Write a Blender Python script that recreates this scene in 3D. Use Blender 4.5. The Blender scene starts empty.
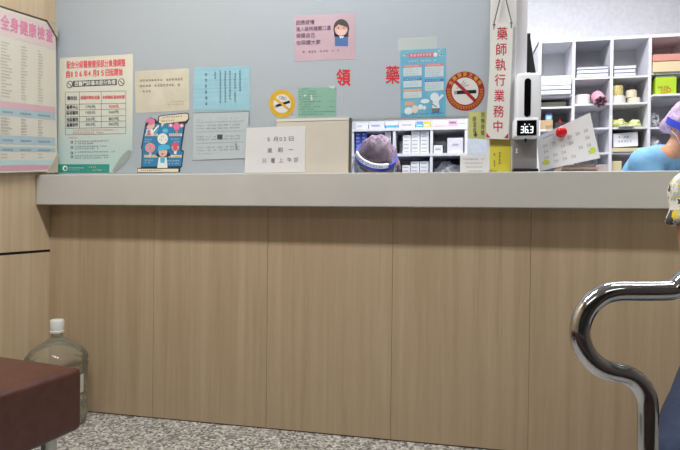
import bpy, bmesh, math, random
from mathutils import Vector, Matrix, noise

random.seed(7)
COL = bpy.context.scene.collection
PI = math.pi

# ------------------------------------------------------------------ camera model
CAM = Vector((1.8091, -2.1505, 0.8965))
FPX, YAW, PITCH, ROLL = 532.25, 0.2003, 0.0109, 0.0114
fwd = Vector((-math.sin(YAW) * math.cos(PITCH), math.cos(YAW) * math.cos(PITCH), -math.sin(PITCH)))
r0 = Vector((math.cos(YAW), math.sin(YAW), 0))
u0 = r0.cross(fwd)
rgt = math.cos(ROLL) * r0 + math.sin(ROLL) * u0
upv = -math.sin(ROLL) * r0 + math.cos(ROLL) * u0

def ray(x, y):
    return fwd + rgt * ((x - 340) / FPX) - upv * ((y - 225) / FPX)

def at(x, y, axis, val):
    """the point of the plane axis=val that lies in the direction measured on the photograph"""
    d = ray(x, y)
    return CAM + d * ((val - CAM[axis]) / d[axis])

def dist(x, y, t):
    return CAM + ray(x, y) * t

# ------------------------------------------------------------------ materials
def lin(c):
    if isinstance(c, str):
        c = c.lstrip('#'); c = [int(c[i:i + 2], 16) for i in (0, 2, 4)]
    return tuple(((v / 255) / 12.92 if v / 255 <= 0.04045 else ((v / 255 + 0.055) / 1.055) ** 2.4) for v in c) + (1,)

MATS = {}
def mat(name, color, rough=0.5, metal=0.0, spec=0.5, emit=0, **kw):
    if name in MATS: return MATS[name]
    m = bpy.data.materials.new(name); m.use_nodes = True
    b = m.node_tree.nodes['Principled BSDF']
    b.inputs['Base Color'].default_value = lin(color)
    b.inputs['Roughness'].default_value = rough
    b.inputs['Metallic'].default_value = metal
    b.inputs['Specular IOR Level'].default_value = spec
    if emit:
        b.inputs['Emission Color'].default_value = lin(color); b.inputs['Emission Strength'].default_value = emit
    MATS[name] = m
    return m

def nt(m): return m.node_tree, m.node_tree.nodes, m.node_tree.links

def ramp(n, stops):
    r = n.new('ShaderNodeValToRGB'); e = r.color_ramp.elements
    while len(e) < len(stops): e.new(0.5)
    for el, (p, c) in zip(e, stops): el.position = p; el.color = lin(c)
    return r

def wpos(n, l, scale):
    g = n.new('ShaderNodeNewGeometry'); mp = n.new('ShaderNodeMapping'); mp.inputs['Scale'].default_value = scale
    l.new(g.outputs['Position'], mp.inputs['Vector']); return mp

def noise_mat(name, stops, scale, nscale=1.0, detail=4, rough=0.5, spec=0.4, bump=0.0, metal=0):
    if name in MATS: return MATS[name]
    m = mat(name, '#808080', rough, metal, spec); t, n, l = nt(m); b = n['Principled BSDF']
    mp = wpos(n, l, scale)
    tx = n.new('ShaderNodeTexNoise'); tx.inputs['Scale'].default_value = nscale; tx.inputs['Detail'].default_value = detail
    l.new(mp.outputs[0], tx.inputs['Vector'])
    r = ramp(n, stops); l.new(tx.outputs['Fac'], r.inputs[0]); l.new(r.outputs[0], b.inputs['Base Color'])
    if bump:
        bp = n.new('ShaderNodeBump'); bp.inputs['Strength'].default_value = bump; bp.inputs['Distance'].default_value = 0.01
        l.new(tx.outputs['Fac'], bp.inputs['Height']); l.new(bp.outputs[0], b.inputs['Normal'])
    return m

def wood(name, dark, mid, light, rough=0.42):
    if name in MATS: return MATS[name]
    m = mat(name, mid, rough, 0, 0.35); t, n, l = nt(m); b = n['Principled BSDF']
    prev = None
    for sc, w_ in (((24, 24, .7), 1.0), ((75, 75, 3.0), .30), ((230, 230, 7.0), .16)):
        mp = wpos(n, l, sc); tx = n.new('ShaderNodeTexNoise'); tx.inputs['Scale'].default_value = 1.0; tx.inputs['Detail'].default_value = 2
        l.new(mp.outputs[0], tx.inputs['Vector'])
        if prev is None: prev = tx.outputs['Fac']
        else:
            mx = n.new('ShaderNodeMix'); mx.data_type = 'FLOAT'; mx.inputs[0].default_value = w_
            l.new(prev, mx.inputs[2]); l.new(tx.outputs['Fac'], mx.inputs[3]); prev = mx.outputs[0]
    r = ramp(n, [(0.34, dark), (0.5, mid), (0.66, light)]); l.new(prev, r.inputs[0])
    l.new(r.outputs[0], b.inputs['Base Color'])
    return m

def terrazzo():
    m = mat('granite floor', '#808080', 0.45, 0, 0.3); t, n, l = nt(m); b = n['Principled BSDF']
    mp = wpos(n, l, (1, 1, 1)); v = n.new('ShaderNodeTexVoronoi'); v.inputs['Scale'].default_value = 105
    l.new(mp.outputs[0], v.inputs['Vector'])
    s = n.new('ShaderNodeSeparateColor'); l.new(v.outputs['Color'], s.inputs[0])
    r = ramp(n, [(0.0, '#6a6967'), (0.2, '#8b8a87'), (0.45, '#aeada9'), (0.7, '#c6c5c1'), (0.88, '#dcdbd8')])
    r.color_ramp.interpolation = 'CONSTANT'
    l.new(s.outputs[0], r.inputs[0])
    tx = n.new('ShaderNodeTexNoise'); tx.inputs['Scale'].default_value = 260; l.new(mp.outputs[0], tx.inputs['Vector'])
    mx = n.new('ShaderNodeMix'); mx.data_type = 'RGBA'; mx.blend_type = 'OVERLAY'; mx.inputs[0].default_value = 0.5
    l.new(r.outputs[0], mx.inputs[6]); l.new(tx.outputs['Fac'], mx.inputs[7]); l.new(mx.outputs[2], b.inputs['Base Color'])
    return m

def frosted():
    m = mat('frosted film', '#c7cfd3', 0.35, 0, 0.3); t, n, l = nt(m); b = n['Principled BSDF']; out = n['Material Output']
    tr = n.new('ShaderNodeBsdfTranslucent'); tr.inputs[0].default_value = lin('#c3cdd8')
    mx = n.new('ShaderNodeMixShader'); mx.inputs[0].default_value = 0.42
    l.new(b.outputs[0], mx.inputs[1]); l.new(tr.outputs[0], mx.inputs[2]); l.new(mx.outputs[0], out.inputs[0])
    return m

def clear(name, tint, gloss=0.12, rough=0.08, body=0.0, bodycol='#ffffff'):
    """thin clear plastic: mostly transparent, a share of mirror reflection towards the edges and of milky diffuse"""
    if name in MATS: return MATS[name]
    m = mat(name, tint); t, n, l = nt(m); out = n['Material Output']
    tr = n.new('ShaderNodeBsdfTransparent'); tr.inputs[0].default_value = lin(tint)
    gl = n.new('ShaderNodeBsdfGlossy'); gl.inputs['Roughness'].default_value = rough
    fr = n.new('ShaderNodeLayerWeight'); fr.inputs[0].default_value = gloss
    mx = n.new('ShaderNodeMixShader'); l.new(fr.outputs['Fresnel'], mx.inputs[0]); l.new(tr.outputs[0], mx.inputs[1]); l.new(gl.outputs[0], mx.inputs[2])
    df = n.new('ShaderNodeBsdfDiffuse'); df.inputs[0].default_value = lin(bodycol)
    m2 = n.new('ShaderNodeMixShader'); m2.inputs[0].default_value = body
    l.new(mx.outputs[0], m2.inputs[1]); l.new(df.outputs[0], m2.inputs[2]); l.new(m2.outputs[0], out.inputs[0])
    return m

def floral():
    m = mat('floral cotton', '#e4e4de', 0.85); t, n, l = nt(m); b = n['Principled BSDF']
    mp = wpos(n, l, (1, 1, 1)); nz = n.new('ShaderNodeTexNoise'); nz.inputs['Scale'].default_value = 30
    l.new(mp.outputs[0], nz.inputs['Vector'])
    add = n.new('ShaderNodeMix'); add.data_type = 'RGBA'; add.blend_type = 'LINEAR_LIGHT'; add.inputs[0].default_value = 0.05
    l.new(mp.outputs[0], add.inputs[6]); l.new(nz.outputs['Color'], add.inputs[7])
    v = n.new('ShaderNodeTexVoronoi'); v.inputs['Scale'].default_value = 22; l.new(add.outputs[2], v.inputs['Vector'])
    s = n.new('ShaderNodeSeparateColor'); l.new(v.outputs['Color'], s.inputs[0])
    r = ramp(n, [(0.0, '#4b4a50'), (0.30, '#d9c43e'), (0.58, '#e6e6df'), (0.72, '#b9c4bb')]); r.color_ramp.interpolation = 'CONSTANT'
    l.new(s.outputs[0], r.inputs[0])
    d = n.new('ShaderNodeMath'); d.operation = 'GREATER_THAN'; d.inputs[1].default_value = 0.6; l.new(v.outputs['Distance'], d.inputs[0])
    mx = n.new('ShaderNodeMix'); mx.data_type = 'RGBA'; l.new(d.outputs[0], mx.inputs[0])
    l.new(r.outputs[0], mx.inputs[6]); mx.inputs[7].default_value = lin('#e6e6df'); l.new(mx.outputs[2], b.inputs['Base Color'])
    return m

def hairnet(name, base, streak, alpha):
    m = mat(name, base, 0.6, 0, 0.3); t, n, l = nt(m); b = n['Principled BSDF']; out = n['Material Output']
    mp = wpos(n, l, (1, 1, 1)); nz = n.new('ShaderNodeTexNoise'); nz.inputs['Scale'].default_value = 70; nz.inputs['Detail'].default_value = 5; nz.inputs['Distortion'].default_value = 1.2
    l.new(mp.outputs[0], nz.inputs['Vector'])
    r = ramp(n, [(0.35, base), (0.68, streak)]); l.new(nz.outputs['Fac'], r.inputs[0]); l.new(r.outputs[0], b.inputs['Base Color'])
    tr = n.new('ShaderNodeBsdfTransparent'); lw = n.new('ShaderNodeLayerWeight'); lw.inputs[0].default_value = .4
    mm = n.new('ShaderNodeMath'); mm.operation = 'MULTIPLY_ADD'; mm.inputs[1].default_value = 1 - alpha; mm.inputs[2].default_value = alpha
    l.new(lw.outputs['Facing'], mm.inputs[0]); ad = n.new('ShaderNodeMath'); ad.operation = 'MULTIPLY_ADD'; ad.inputs[1].default_value = .35; ad.use_clamp = True
    l.new(nz.outputs['Fac'], ad.inputs[0]); sb = n.new('ShaderNodeMath'); sb.operation = 'SUBTRACT'; sb.inputs[1].default_value = .17; l.new(mm.outputs[0], sb.inputs[0]); l.new(sb.outputs[0], ad.inputs[2])
    mx = n.new('ShaderNodeMixShader'); l.new(ad.outputs[0], mx.inputs[0]); l.new(tr.outputs[0], mx.inputs[1]); l.new(b.outputs[0], mx.inputs[2])
    l.new(mx.outputs[0], out.inputs[0])
    return m

M_WOOD = wood('counter laminate', '#b09b80', '#b9a58a', '#c2af95')
M_WALLWOOD = wood('wall laminate', '#c8b293', '#d0bc9f', '#d8c6ac')
M_DARK = mat('dark gap', '#241c17', 0.8)
M_TOP = noise_mat('grey solid surface', [(0.3, '#bfbfbc'), (0.7, '#c5c5c2')], (3, 3, 3), 2, rough=0.35)
M_WHITE = mat('white paint', '#e6e6e8', 0.5)
M_WHITEL = mat('white laminate', '#d9d8de', 0.4)
M_CREAMW = mat('cream laminate', '#dedbd2', 0.5)
M_METAL = mat('aluminium', '#c3c6c8', 0.35, 0.6)
M_STEEL = mat('polished steel', '#c4c5c9', 0.09, 1.0)
M_BLACK = mat('black plastic', '#101114', 0.4)
M_PLAST = mat('white plastic', '#eff5ff', 0.35)
M_GREYP = mat('grey plastic', '#96969a', 0.4)
M_RED = mat('red vinyl', '#c91c2a', 0.6)
M_INK = mat('black ink', '#44464c', 0.7)
M_GREYINK = mat('grey ink', '#7c7e85', 0.7)
M_PAPER = mat('white paper', '#e2e4e8', 0.75)
M_SKIN = mat('skin', '#c08d70', 0.55, 0, 0.3)
M_TAPE = clear('clear tape', '#e8ece8', 0.1, 0.2, 0.18)

# ------------------------------------------------------------------ mesh builder
class MB:
    def __init__(s): s.v = []; s.f = []; s.m = []; s.mats = []; s.smooth = False
    def mi(s, m):
        if m not in s.mats: s.mats.append(m)
        return s.mats.index(m)
    def add(s, vs, fs, m):
        o = len(s.v); s.v += [Vector(p) for p in vs]; k = s.mi(m)
        for f in fs: s.f.append([i + o for i in f]); s.m.append(k)
        return s
    def box(s, a, b, m, bev=0.0, xf=None):
        bm = bmesh.new(); bmesh.ops.create_cube(bm, size=1)
        a, b = Vector(a), Vector(b)
        for v in bm.verts: v.co = Vector([(a[i] + b[i]) / 2 + v.co[i] * abs(b[i] - a[i]) for i in range(3)])
        if bev: bmesh.ops.bevel(bm, geom=bm.edges[:] + bm.verts[:], offset=bev, segments=3, affect='EDGES', profile=0.5)
        bm.verts.index_update()
        vs = [v.co.copy() for v in bm.verts]
        if xf: vs = [xf @ v for v in vs]
        s.add(vs, [[v.index for v in f.verts] for f in bm.faces], m); bm.free(); return s
    def quad(s, pts, m): return s.add(pts, [list(range(len(pts)))], m)
    def tube(s, pts, r, m, seg=16, cap=True):
        pts = [Vector(p) for p in pts]; n = len(pts)
        rr = r if isinstance(r, (list, tuple)) else [r] * n
        tang = [(pts[min(i + 1, n - 1)] - pts[max(i - 1, 0)]).normalized() for i in range(n)]
        a = tang[0].orthogonal().normalized(); vs = []
        for i in range(n):
            a = (a - tang[i] * a.dot(tang[i])).normalized(); b = tang[i].cross(a)
            for k in range(seg):
                th = 2 * PI * k / seg; vs.append(pts[i] + (a * math.cos(th) + b * math.sin(th)) * rr[i])
        fs = [[i * seg + k, i * seg + (k + 1) % seg, (i + 1) * seg + (k + 1) % seg, (i + 1) * seg + k] for i in range(n - 1) for k in range(seg)]
        if cap: fs += [list(range(seg))[::-1], [(n - 1) * seg + k for k in range(seg)]]
        return s.add(vs, fs, m)
    def lathe(s, prof, c, m, seg=40, axis=None, cap=True):
        c = Vector(c); rot = axis or Matrix.Identity(3); vs = []
        for r, z in prof:
            for k in range(seg):
                th = 2 * PI * k / seg; vs.append(c + rot @ Vector((r * math.cos(th), r * math.sin(th), z)))
        n = len(prof)
        fs = [[i * seg + k, i * seg + (k + 1) % seg, (i + 1) * seg + (k + 1) % seg, (i + 1) * seg + k] for i in range(n - 1) for k in range(seg)]
        if cap: fs += [list(range(seg))[::-1], [(n - 1) * seg + k for k in range(seg)]]
        return s.add(vs, fs, m)
    def build(s, name, parent=None, smooth=False, origin=None):
        me = bpy.data.meshes.new(name)
        if origin is None:
            if parent is not None: origin = Vector((0, 0, 0))
            else:
                xs = [p.x for p in s.v]; ys = [p.y for p in s.v]; zs = [p.z for p in s.v]
                origin = Vector(((min(xs) + max(xs)) / 2, (min(ys) + max(ys)) / 2, min(zs)))
        base = Vector(parent.location) if parent is not None and parent.type == 'EMPTY' else Vector((0, 0, 0))
        if parent is not None and parent.type != 'EMPTY':
            base = Vector(parent.get('_w', (0, 0, 0)))
        sh = base if parent is not None else origin
        me.from_pydata([tuple(p - sh) for p in s.v], [], s.f)
        for m in s.mats: me.materials.append(m)
        me.polygons.foreach_set('material_index', s.m)
        if smooth:
            me.polygons.foreach_set('use_smooth', [True] * len(me.polygons))
        me.update()
        if smooth:
            try: me.set_sharp_from_angle(angle=math.radians(38))
            except Exception: pass
        o = bpy.data.objects.new(name, me); COL.objects.link(o)
        if parent is not None: o.parent = parent; o['_w'] = tuple(base)
        else: o.location = origin; o['_w'] = tuple(origin)
        return o

def tag(o, label, cat, group=None, kind=None):
    if label: o['label'] = label
    if cat: o['category'] = cat
    if group: o['group'] = group
    if kind: o['kind'] = kind
    return o

def thing(name, label, cat, loc, group=None):
    o = bpy.data.objects.new(name, None); COL.objects.link(o); o.location = Vector(loc); o.empty_display_size = 0.05
    return tag(o, label, cat, group)

def struct(o): o['kind'] = 'structure'; return o

# ------------------------------------------------------------------ lettering
_TX = {}
def glyphs(s):
    if s in _TX: return _TX[s]
    c = bpy.data.curves.new('tmp', 'FONT'); c.body = s; c.size = 1; c.resolution_u = 3
    o = bpy.data.objects.new('tmp', c); COL.objects.link(o)
    d = bpy.context.evaluated_depsgraph_get(); d.update()
    me = bpy.data.meshes.new_from_object(o.evaluated_get(d))
    r = ([(v.co.x, v.co.y) for v in me.vertices], [list(p.vertices) for p in me.polygons])
    bpy.data.objects.remove(o); bpy.data.curves.remove(c); bpy.data.meshes.remove(me)
    _TX[s] = r; return r
_ref = glyphs('國')[0]
EM0, EM1 = min(p[1] for p in _ref) - .04, max(p[1] for p in _ref) + .04

class Sheet:
    """something printed that lies in the plane axis=val; n = offset step towards the viewer"""
    def __init__(s, axis, val, nrm, slope=0.0, x0=0.0, off=0.0008, lean=0.0, y0=0.0, sag=None):
        s.ax, s.val, s.n, s.slope, s.x0, s.off, s.lean, s.y0 = axis, val, Vector(nrm), slope, x0, off, lean, y0; s.sag = sag
    def w(s, x, y, k=0):
        xx = x + s.lean * (y - s.y0); yy = y + s.slope * (x - s.x0)
        p = at(xx, yy, s.ax, s.val) + s.n * (s.off + 0.0005 * k)
        return p + s.sag(x, y) if s.sag else p
    def poly(s, mb, pts, m, k=1):
        mb.quad([s.w(x, y, k) for x, y in pts], m)
    def rect(s, mb, x0, y0, x1, y1, m, k=1): s.poly(mb, [(x0, y0), (x1, y0), (x1, y1), (x0, y1)], m, k)
    def line(s, mb, x0, y0, x1, y1, t, m, k=1):
        d = Vector((x1 - x0, y1 - y0)); q = Vector((-d.y, d.x)).normalized() * t / 2
        s.poly(mb, [(x0 + q.x, y0 + q.y), (x1 + q.x, y1 + q.y), (x1 - q.x, y1 - q.y), (x0 - q.x, y0 - q.y)], m, k)
    def disc(s, mb, cx, cy, rx, ry, m, k=1, a0=0, a1=360, n=36):
        s.poly(mb, [(cx + rx * math.cos(math.radians(a0 + (a1 - a0) * i / n)), cy + ry * math.sin(math.radians(a0 + (a1 - a0) * i / n))) for i in range(n if a1 - a0 == 360 else n + 1)], m, k)
    def ring(s, mb, cx, cy, rx, ry, tx, m, k=1, n=48):
        f = 1 - tx / rx
        for i in range(n):
            a, b = 2 * PI * i / n, 2 * PI * (i + 1) / n
            s.poly(mb, [(cx + rx * math.cos(a), cy + ry * math.sin(a)), (cx + rx * math.cos(b), cy + ry * math.sin(b)),
                        (cx + f * rx * math.cos(b), cy + f * ry * math.sin(b)), (cx + f * rx * math.cos(a), cy + f * ry * math.sin(a))], m, k)
    def text(s, mb, t, x0, y0, x1, y1, m, k=2, bold=0.03, rot=0.0):
        if t == '1': x0, x1 = x0 + (x1 - x0) * .32, x0 + (x1 - x0) * .72
        vs, fs = glyphs(t)
        if not vs: return
        a0, a1 = min(p[0] for p in vs), max(p[0] for p in vs)
        cx, cy = (x0 + x1) / 2, (y0 + y1) / 2; cr, sr = math.cos(rot), math.sin(rot)
        for j_, (dx, dy) in enumerate(((0, 0),) if not bold else ((-bold, 0), (bold, 0), (0, bold), (0, -bold))):
            out = []
            for px, py in vs:
                x = x0 + (px + dx - a0) / max(a1 - a0, 1e-6) * (x1 - x0); y = y1 - (py + dy - EM0) / (EM1 - EM0) * (y1 - y0)
                if rot: x, y = cx + (x - cx) * cr - (y - cy) * sr, cy + (x - cx) * sr + (y - cy) * cr
                out.append(s.w(x, y, k + .12 * j_))
            mb.add(out, fs, m)
    def marks(s, mb, x0, y0, x1, h, m, k=2, pitch=None, fill=0.92, rnd=random):
        """one line of print too small to read: a row of little strokes"""
        pitch = pitch or h * 1.05; x = x0
        while x + pitch * .8 <= x1 + 0.01:
            if rnd.random() < fill:
                w = pitch * .82
                for q in range(2 if h < 2.2 else 3):
                    yy = y0 + h * (0.08 + 0.84 * (q + rnd.random() * .5) / (2 if h < 2.2 else 3)); a = x + w * rnd.uniform(0, .25)
                    s.rect(mb, a, yy, x + w * rnd.uniform(.7, 1), yy + h * .12, m, k)
                a = x + w * rnd.uniform(.15, .75); s.rect(mb, a, y0 + h * .05, a + w * .13, y0 + h * .95, m, k)
            x += pitch
    def vmarks(s, mb, x, y0, y1, wd, m, k=2, pitch=None, fill=.92):
        pitch = pitch or wd * 1.15; y = y0
        while y + pitch * .8 <= y1: s.marks(mb, x, y, x + wd, pitch * .85, m, k, wd, fill); y += pitch
    def solid(s, mb, pts, m, thick=0.0006):
        a = [s.w(x, y, 0) for x, y in pts]; b = [p - s.n * thick for p in a]; n = len(pts)
        mb.add(a + b, [list(range(n)), list(range(n, 2 * n))[::-1]] + [[i, i + n, (i + 1) % n + n, (i + 1) % n] for i in range(n)], m)

GY = 0.03                      # front face of the frosted partition
def glass_sheet(name, label, cat, pts, paper, off=0.0008, Y=GY, group=None, grid=None):
    """pts: TL, TR, BR, BL ... -> (root, Sheet)"""
    (x0, y0), (x1, y1) = pts[0], pts[1]
    sl = (y1 - y0) / (x1 - x0); S = Sheet(1, Y, (0, -1, 0), 0.0, x0, off)
    c = sum((S.w(x, y) for x, y in pts), Vector()) / len(pts); c.z = min(S.w(x, y).z for x, y in pts)
    root = thing(name, label, cat, c, group)
    mb = MB(); S.solid(mb, pts, paper); mb.build('sheet', root)
    S.slope, S.x0 = sl, x0
    return root, S

# ================================================================== SETTING
XR, YB, YF, ZC = 4.3, 1.58, -4.6, 2.68
mb = MB().box((-.12, YF, -.05), (XR, YB, 0), terrazzo()); struct(mb.build('floor'))
mb = MB().box((-.12, YF, ZC), (XR, YB, ZC + .05), M_WHITE); struct(mb.build('ceiling'))
mb = MB().box((-.1, YF, 0), (0, 0.03, .7295), M_WALLWOOD).box((-.1, YF, .7415), (0, 0.03, ZC), M_WALLWOOD).box((-.1, YF, .7295), (-.006, .03, .7415), M_DARK)
struct(mb.build('wall_left'))
mb = MB().box((-.1, .03, 0), (0, YB, ZC), M_WHITE); struct(mb.build('wall_side'))
backwall = noise_mat('back wall paint', [(0.35, '#c0c0c7'), (0.65, '#c9c9cf')], (1, 1, 1), 40, 3, rough=0.8, bump=0.15)
mb = MB().box((-.1, YB - .06, 0), (XR, YB, ZC), backwall); struct(mb.build('wall_back'))
mb = MB().box((XR, YF, 0), (XR + .1, YB, ZC), mat('right wall paint', '#6d6964', .8)); struct(mb.build('wall_right'))
mb = MB().box((-.1, YF - .1, 0), (XR + .1, YF, ZC), mat('far wall paint', '#35322f', .8)); struct(mb.build('wall_front'))

# frosted partition: full height left of the pass-through, raised above it
XO = at(277, 121, 1, GY).x; XP = at(489, 100, 1, GY).x; ZO = at(380, 118.6, 1, GY).z
FRO = frosted()
mb = MB()
mb.add([(x, y, z) for y in (GY, GY + .008) for x, z in ((0, 1.08), (XO, 1.08), (XO, ZO), (XP, ZO), (XP, ZC), (0, ZC))],
       [[0, 1, 2, 3, 4, 5], [11, 10, 9, 8, 7, 6]] + [[i, i + 6, (i + 1) % 6 + 6, (i + 1) % 6] for i in range(6)], FRO)
g = struct(mb.build('window_1'))
mb = MB().box((XO, GY + .0005, ZO - .006), (XP, GY + .016, ZO + .004), M_METAL); struct(mb.build('trim_1'))
mb = MB().box((at(467.3, 140, 1, GY).x, GY + .0002, 1.08), (XP, GY + .006, ZO - .006), clear('clear glass', '#eef2f4', .06, .03, .04)); struct(mb.build('window_2'))
# white end post of the partition, two steps deep
XQ = at(515, 100, 1, GY).x; XE = at(526.3, 100, 1, GY + .02).x
mb = MB().box((XP, GY - .012, 1.08), (XQ, GY + .06, ZC), mat('post paint', '#dddee0', .45), .003).box((XQ - .005, GY + .02, 1.08), (XE, GY + .12, ZC), mat('post paint pale', '#dedee4', .5), .003)
struct(mb.build('trim_2'))

# ================================================================== COUNTER
cnt = thing('reception_counter', 'long reception counter with wood laminate front and grey overhanging top', 'counter', (XR / 2, .1, 0))
mb = MB().box((0.001, -.0888, .9456), (XR - .002, .34, 1.08), M_TOP, .004); mb.build('countertop', cnt)
W = .5305; i = 0
while i * W < XR - .05:
    x1 = min((i + 1) * W, XR - .002)
    MB().box((i * W + .0006, 0, .005), (x1 - .0006, .018, .945), M_WOOD, .0008).build('front_panel', cnt); i += 1
MB().box((.002, .004, .0), (XR - .003, .03, .944), mat('brown backing', '#5d4d3a', .8)).build('backing_board', cnt)

# ================================================================== LEFT WALL BOARD
S = Sheet(0, .03, (1, 0, 0), 0, 0, 0.0)
def yb(x, top=True): return (7.2 + .3165 * x) if top else (172.7 - .03 * x)
board = thing('health_check_board', 'large framed price list under a pink title on the wood wall', 'notice board', S.w(20, 172))
mb = MB(); pale = mat('board paper', '#d9d6cb', .5)
pts = [(-75, yb(-75)), (55.5, yb(46) + 3.0), (57.3, 171.2), (-75, yb(-75, 0))]
S.solid(mb, pts, pale, .026); mb.build('sheet', board)
S.solid(mb := MB(), [(-75, yb(-75) - 1.6), (56.2, yb(46) + 1.2), (56.2, yb(46) + 3.2), (-75, yb(-75) + .4)], mat('brown board edge', '#57463c', .5), .027)
mb.build('frame', board)
def bx(x, f):   # row f (0 top .. 1 bottom) of the board at column x
    a = yb(x) + 1; b = yb(x, 0) - 1; return a + (b - a) * f
def band(mb, f0, f1, m, k=1, xa=-74, xb=55):
    S.poly(mb, [(xa, bx(xa, f0)), (xb, bx(xb, f0)), (xb + .6, bx(xb, f1)), (xa, bx(xa, f1))], m, k)
mb = MB()
band(mb, .01, .165, mat('pale pink print', '#dccbcb', .6))
band(mb, .565, .605, mat('pink band', '#d8b3bd', .6)); band(mb, .605, .655, mat('blue band', '#aec3cd', .6))
band(mb, .775, .83, MATS['blue band']); band(mb, .845, .875, mat('blue band pale', '#a9c4cf', .6))
band(mb, .93, .962, mat('teal band pale', '#bcd5d6', .6)); band(mb, .965, .995, mat('pink strip', '#d9a3b8', .6))
mb.build('colour_bands', board)
mb = MB(); tm = mat('pink title ink', '#dd8fad', .6)
def qtext(mb, t, x0, x1, f0, f1, m, k=2):
    vs, fs = glyphs(t)
    a0, a1 = min(p[0] for p in vs), max(p[0] for p in vs)
    for j_, (dx, dy) in enumerate(((-.03, 0), (.03, 0), (0, .03), (0, -.03))):
        out = []
        for px, py in vs:
            x = x0 + (px + dx - a0) / (a1 - a0) * (x1 - x0); f = f1 - (py + dy - EM0) / (EM1 - EM0) * (f1 - f0); out.append(S.w(x, bx(x, f), k + .12 * j_))
        mb.add(out, fs, m)
for ch, xa, xb in (('全', .5, 9.2), ('身', 10, 18.5), ('健', 19.6, 27.6), ('康', 28.6, 36), ('檢', 37.3, 44.5), ('查', 45.8, 53)): qtext(mb, ch, xa, xb, .035, .128, tm)
mb.build('title_lettering', board)
mb = MB(); rn = random.Random(3); gi = mat('pale grey ink', '#bab7b0', .7)
for f0, f1 in ((.20, .55), (.67, .765), (.665, .77), (.89, .925)):
    f = f0
    while f < f1:
        for xa, xb in ((-66, -44), (-40, -20), (-14, -2), (1, 12), (21, 27), (38, 43)):
            xe = xa + (xb - xa) * rn.uniform(.4, 1)
            x = xa
            while x < xe:
                S.poly(mb, [(x, bx(x, f)), (x + .9, bx(x + .9, f)), (x + .9, bx(x + .9, f + .007)), (x, bx(x, f + .007))], gi, 2); x += 1.25
        f += .0195
for f in (.625, .80, .858):
    for xa, xb in ((-60, -40), (2, 12), (20, 30), (38, 50)):
        x = xa
        while x < xb:
            S.poly(mb, [(x, bx(x, f)), (x + 1, bx(x + 1, f)), (x + 1, bx(x + 1, f + .012)), (x, bx(x, f + .012))], mat('blue ink', '#86a0b2', .7), 2); x += 1.4
mb.build('price_lines', board)
# clear plastic corner holders
for c in ([(45.6, 19.6), (57.8, 24.0), (57.2, 38.8)], [(57.6, 152.5), (57.8, 172.4), (46.5, 172.8)]):
    q = MB(); S.solid(q, [(x, y) for x, y in c], clear('corner plastic', '#e3ded0', .1, .2, .55, '#e2dcc9'), .002)
    o = q.build('corner_holder', board)
    for v in o.data.vertices: v.co += Vector((.0025, 0, 0))
q = MB(); S.line(q, 45.8, 19.8, 56.8, 38.6, 1.1, mat('brown board edge', '#57463c', .5), 6); q.build('corner_edge', board)

# ================================================================== NOTICES ON THE PARTITION
# --- fee poster with curled lower corner
fee_pts = [(60, 58.2), (133, 54), (132.4, 151.5), (129.5, 158.5), (124.5, 165), (115.5, 172.6), (57.5, 173)]
gp = mat('fee paper', '#cfd1c4', .6); t_, n_, l_ = nt(gp)
g_ = n_.new('ShaderNodeNewGeometry'); sx_ = n_.new('ShaderNodeSeparateXYZ'); mr_ = n_.new('ShaderNodeMapRange'); mr_.inputs[1].default_value = 1.1; mr_.inputs[2].default_value = 1.62
rp_ = ramp(n_, [(0, '#aecdc9'), (.22, '#b9cdcc'), (.5, '#cdd2c6'), (1, '#d5d3c5')]); l_.new(g_.outputs['Position'], sx_.inputs[0]); l_.new(sx_.outputs['Z'], mr_.inputs[0]); l_.new(mr_.outputs[0], rp_.inputs[0]); l_.new(rp_.outputs[0], n_['Principled BSDF'].inputs['Base Color'])
root, S = glass_sheet('fee_notice', 'tall cream notice with red heading, fee table and teal footer on the glass', 'notice', fee_pts, gp)
S.slope = -.045; S.x0 = 60; redi = mat('red ink', '#dd5f68', .7); mb = MB()
for k_, line in enumerate(('配合分級醫療健保部分負擔調整', '自106年4月15日起開始')):
    y = 61.8 + k_ * 9.4
    if k_ == 0: S.text(mb, line, 67, y, 125.5, y + 7.6, redi, 2, .022)
    else:
        for j, ch in enumerate(line): S.text(mb, ch, 66.5 + j * 4.38, y, 66.5 + j * 4.38 + (3.7 if ord(ch) > 200 else 2.4), y + 7.2, redi, 2, .03)
mb.build('heading_lettering', root)
mb = MB(); S.rect(mb, 73, 81.6, 117, 87.6, mat('charcoal print', '#4e5252', .6), 1); S.text(mb, '西醫門診基本部分負擔', 75, 82.3, 115.5, 87, mat('white print', '#e4e6e2', .6), 2, .015)
for cx in (70, 121.5):
    S.disc(mb, cx, 85, 3.2, 3.8, MATS['charcoal print'], 1); S.disc(mb, cx, 85, 2.4, 3, gp, 2); S.line(mb, cx - 1.5, 83.5, cx + 2, 87, .8, MATS['charcoal print'], 3)
mb.build('banner', root)
mb = MB(); ln = MATS['charcoal print']; S.slope = -.02
xs = (65.5, 79.6, 101.4, 126); ys = (92.3, 104.6, 110.3, 117, 122.3, 128.6, 135)
for j, y in enumerate(ys): S.line(mb, xs[0], y, xs[3], y, .35, ln, 1)
for j, x in enumerate(xs): S.line(mb, x, ys[0], x, ys[-1 if j in (0, 3) else -2], .35, ln, 1)
S.text(mb, '醫院別', 67.5, 96.5, 77, 100.4, M_INK, 2, .02)
S.text(mb, '經醫師轉診就醫', 81, 96.5, 100, 100, redi, 2, .02); S.text(mb, '未經轉診直接就醫', 102.5, 96.5, 125, 100, redi, 2, .02)
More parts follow.
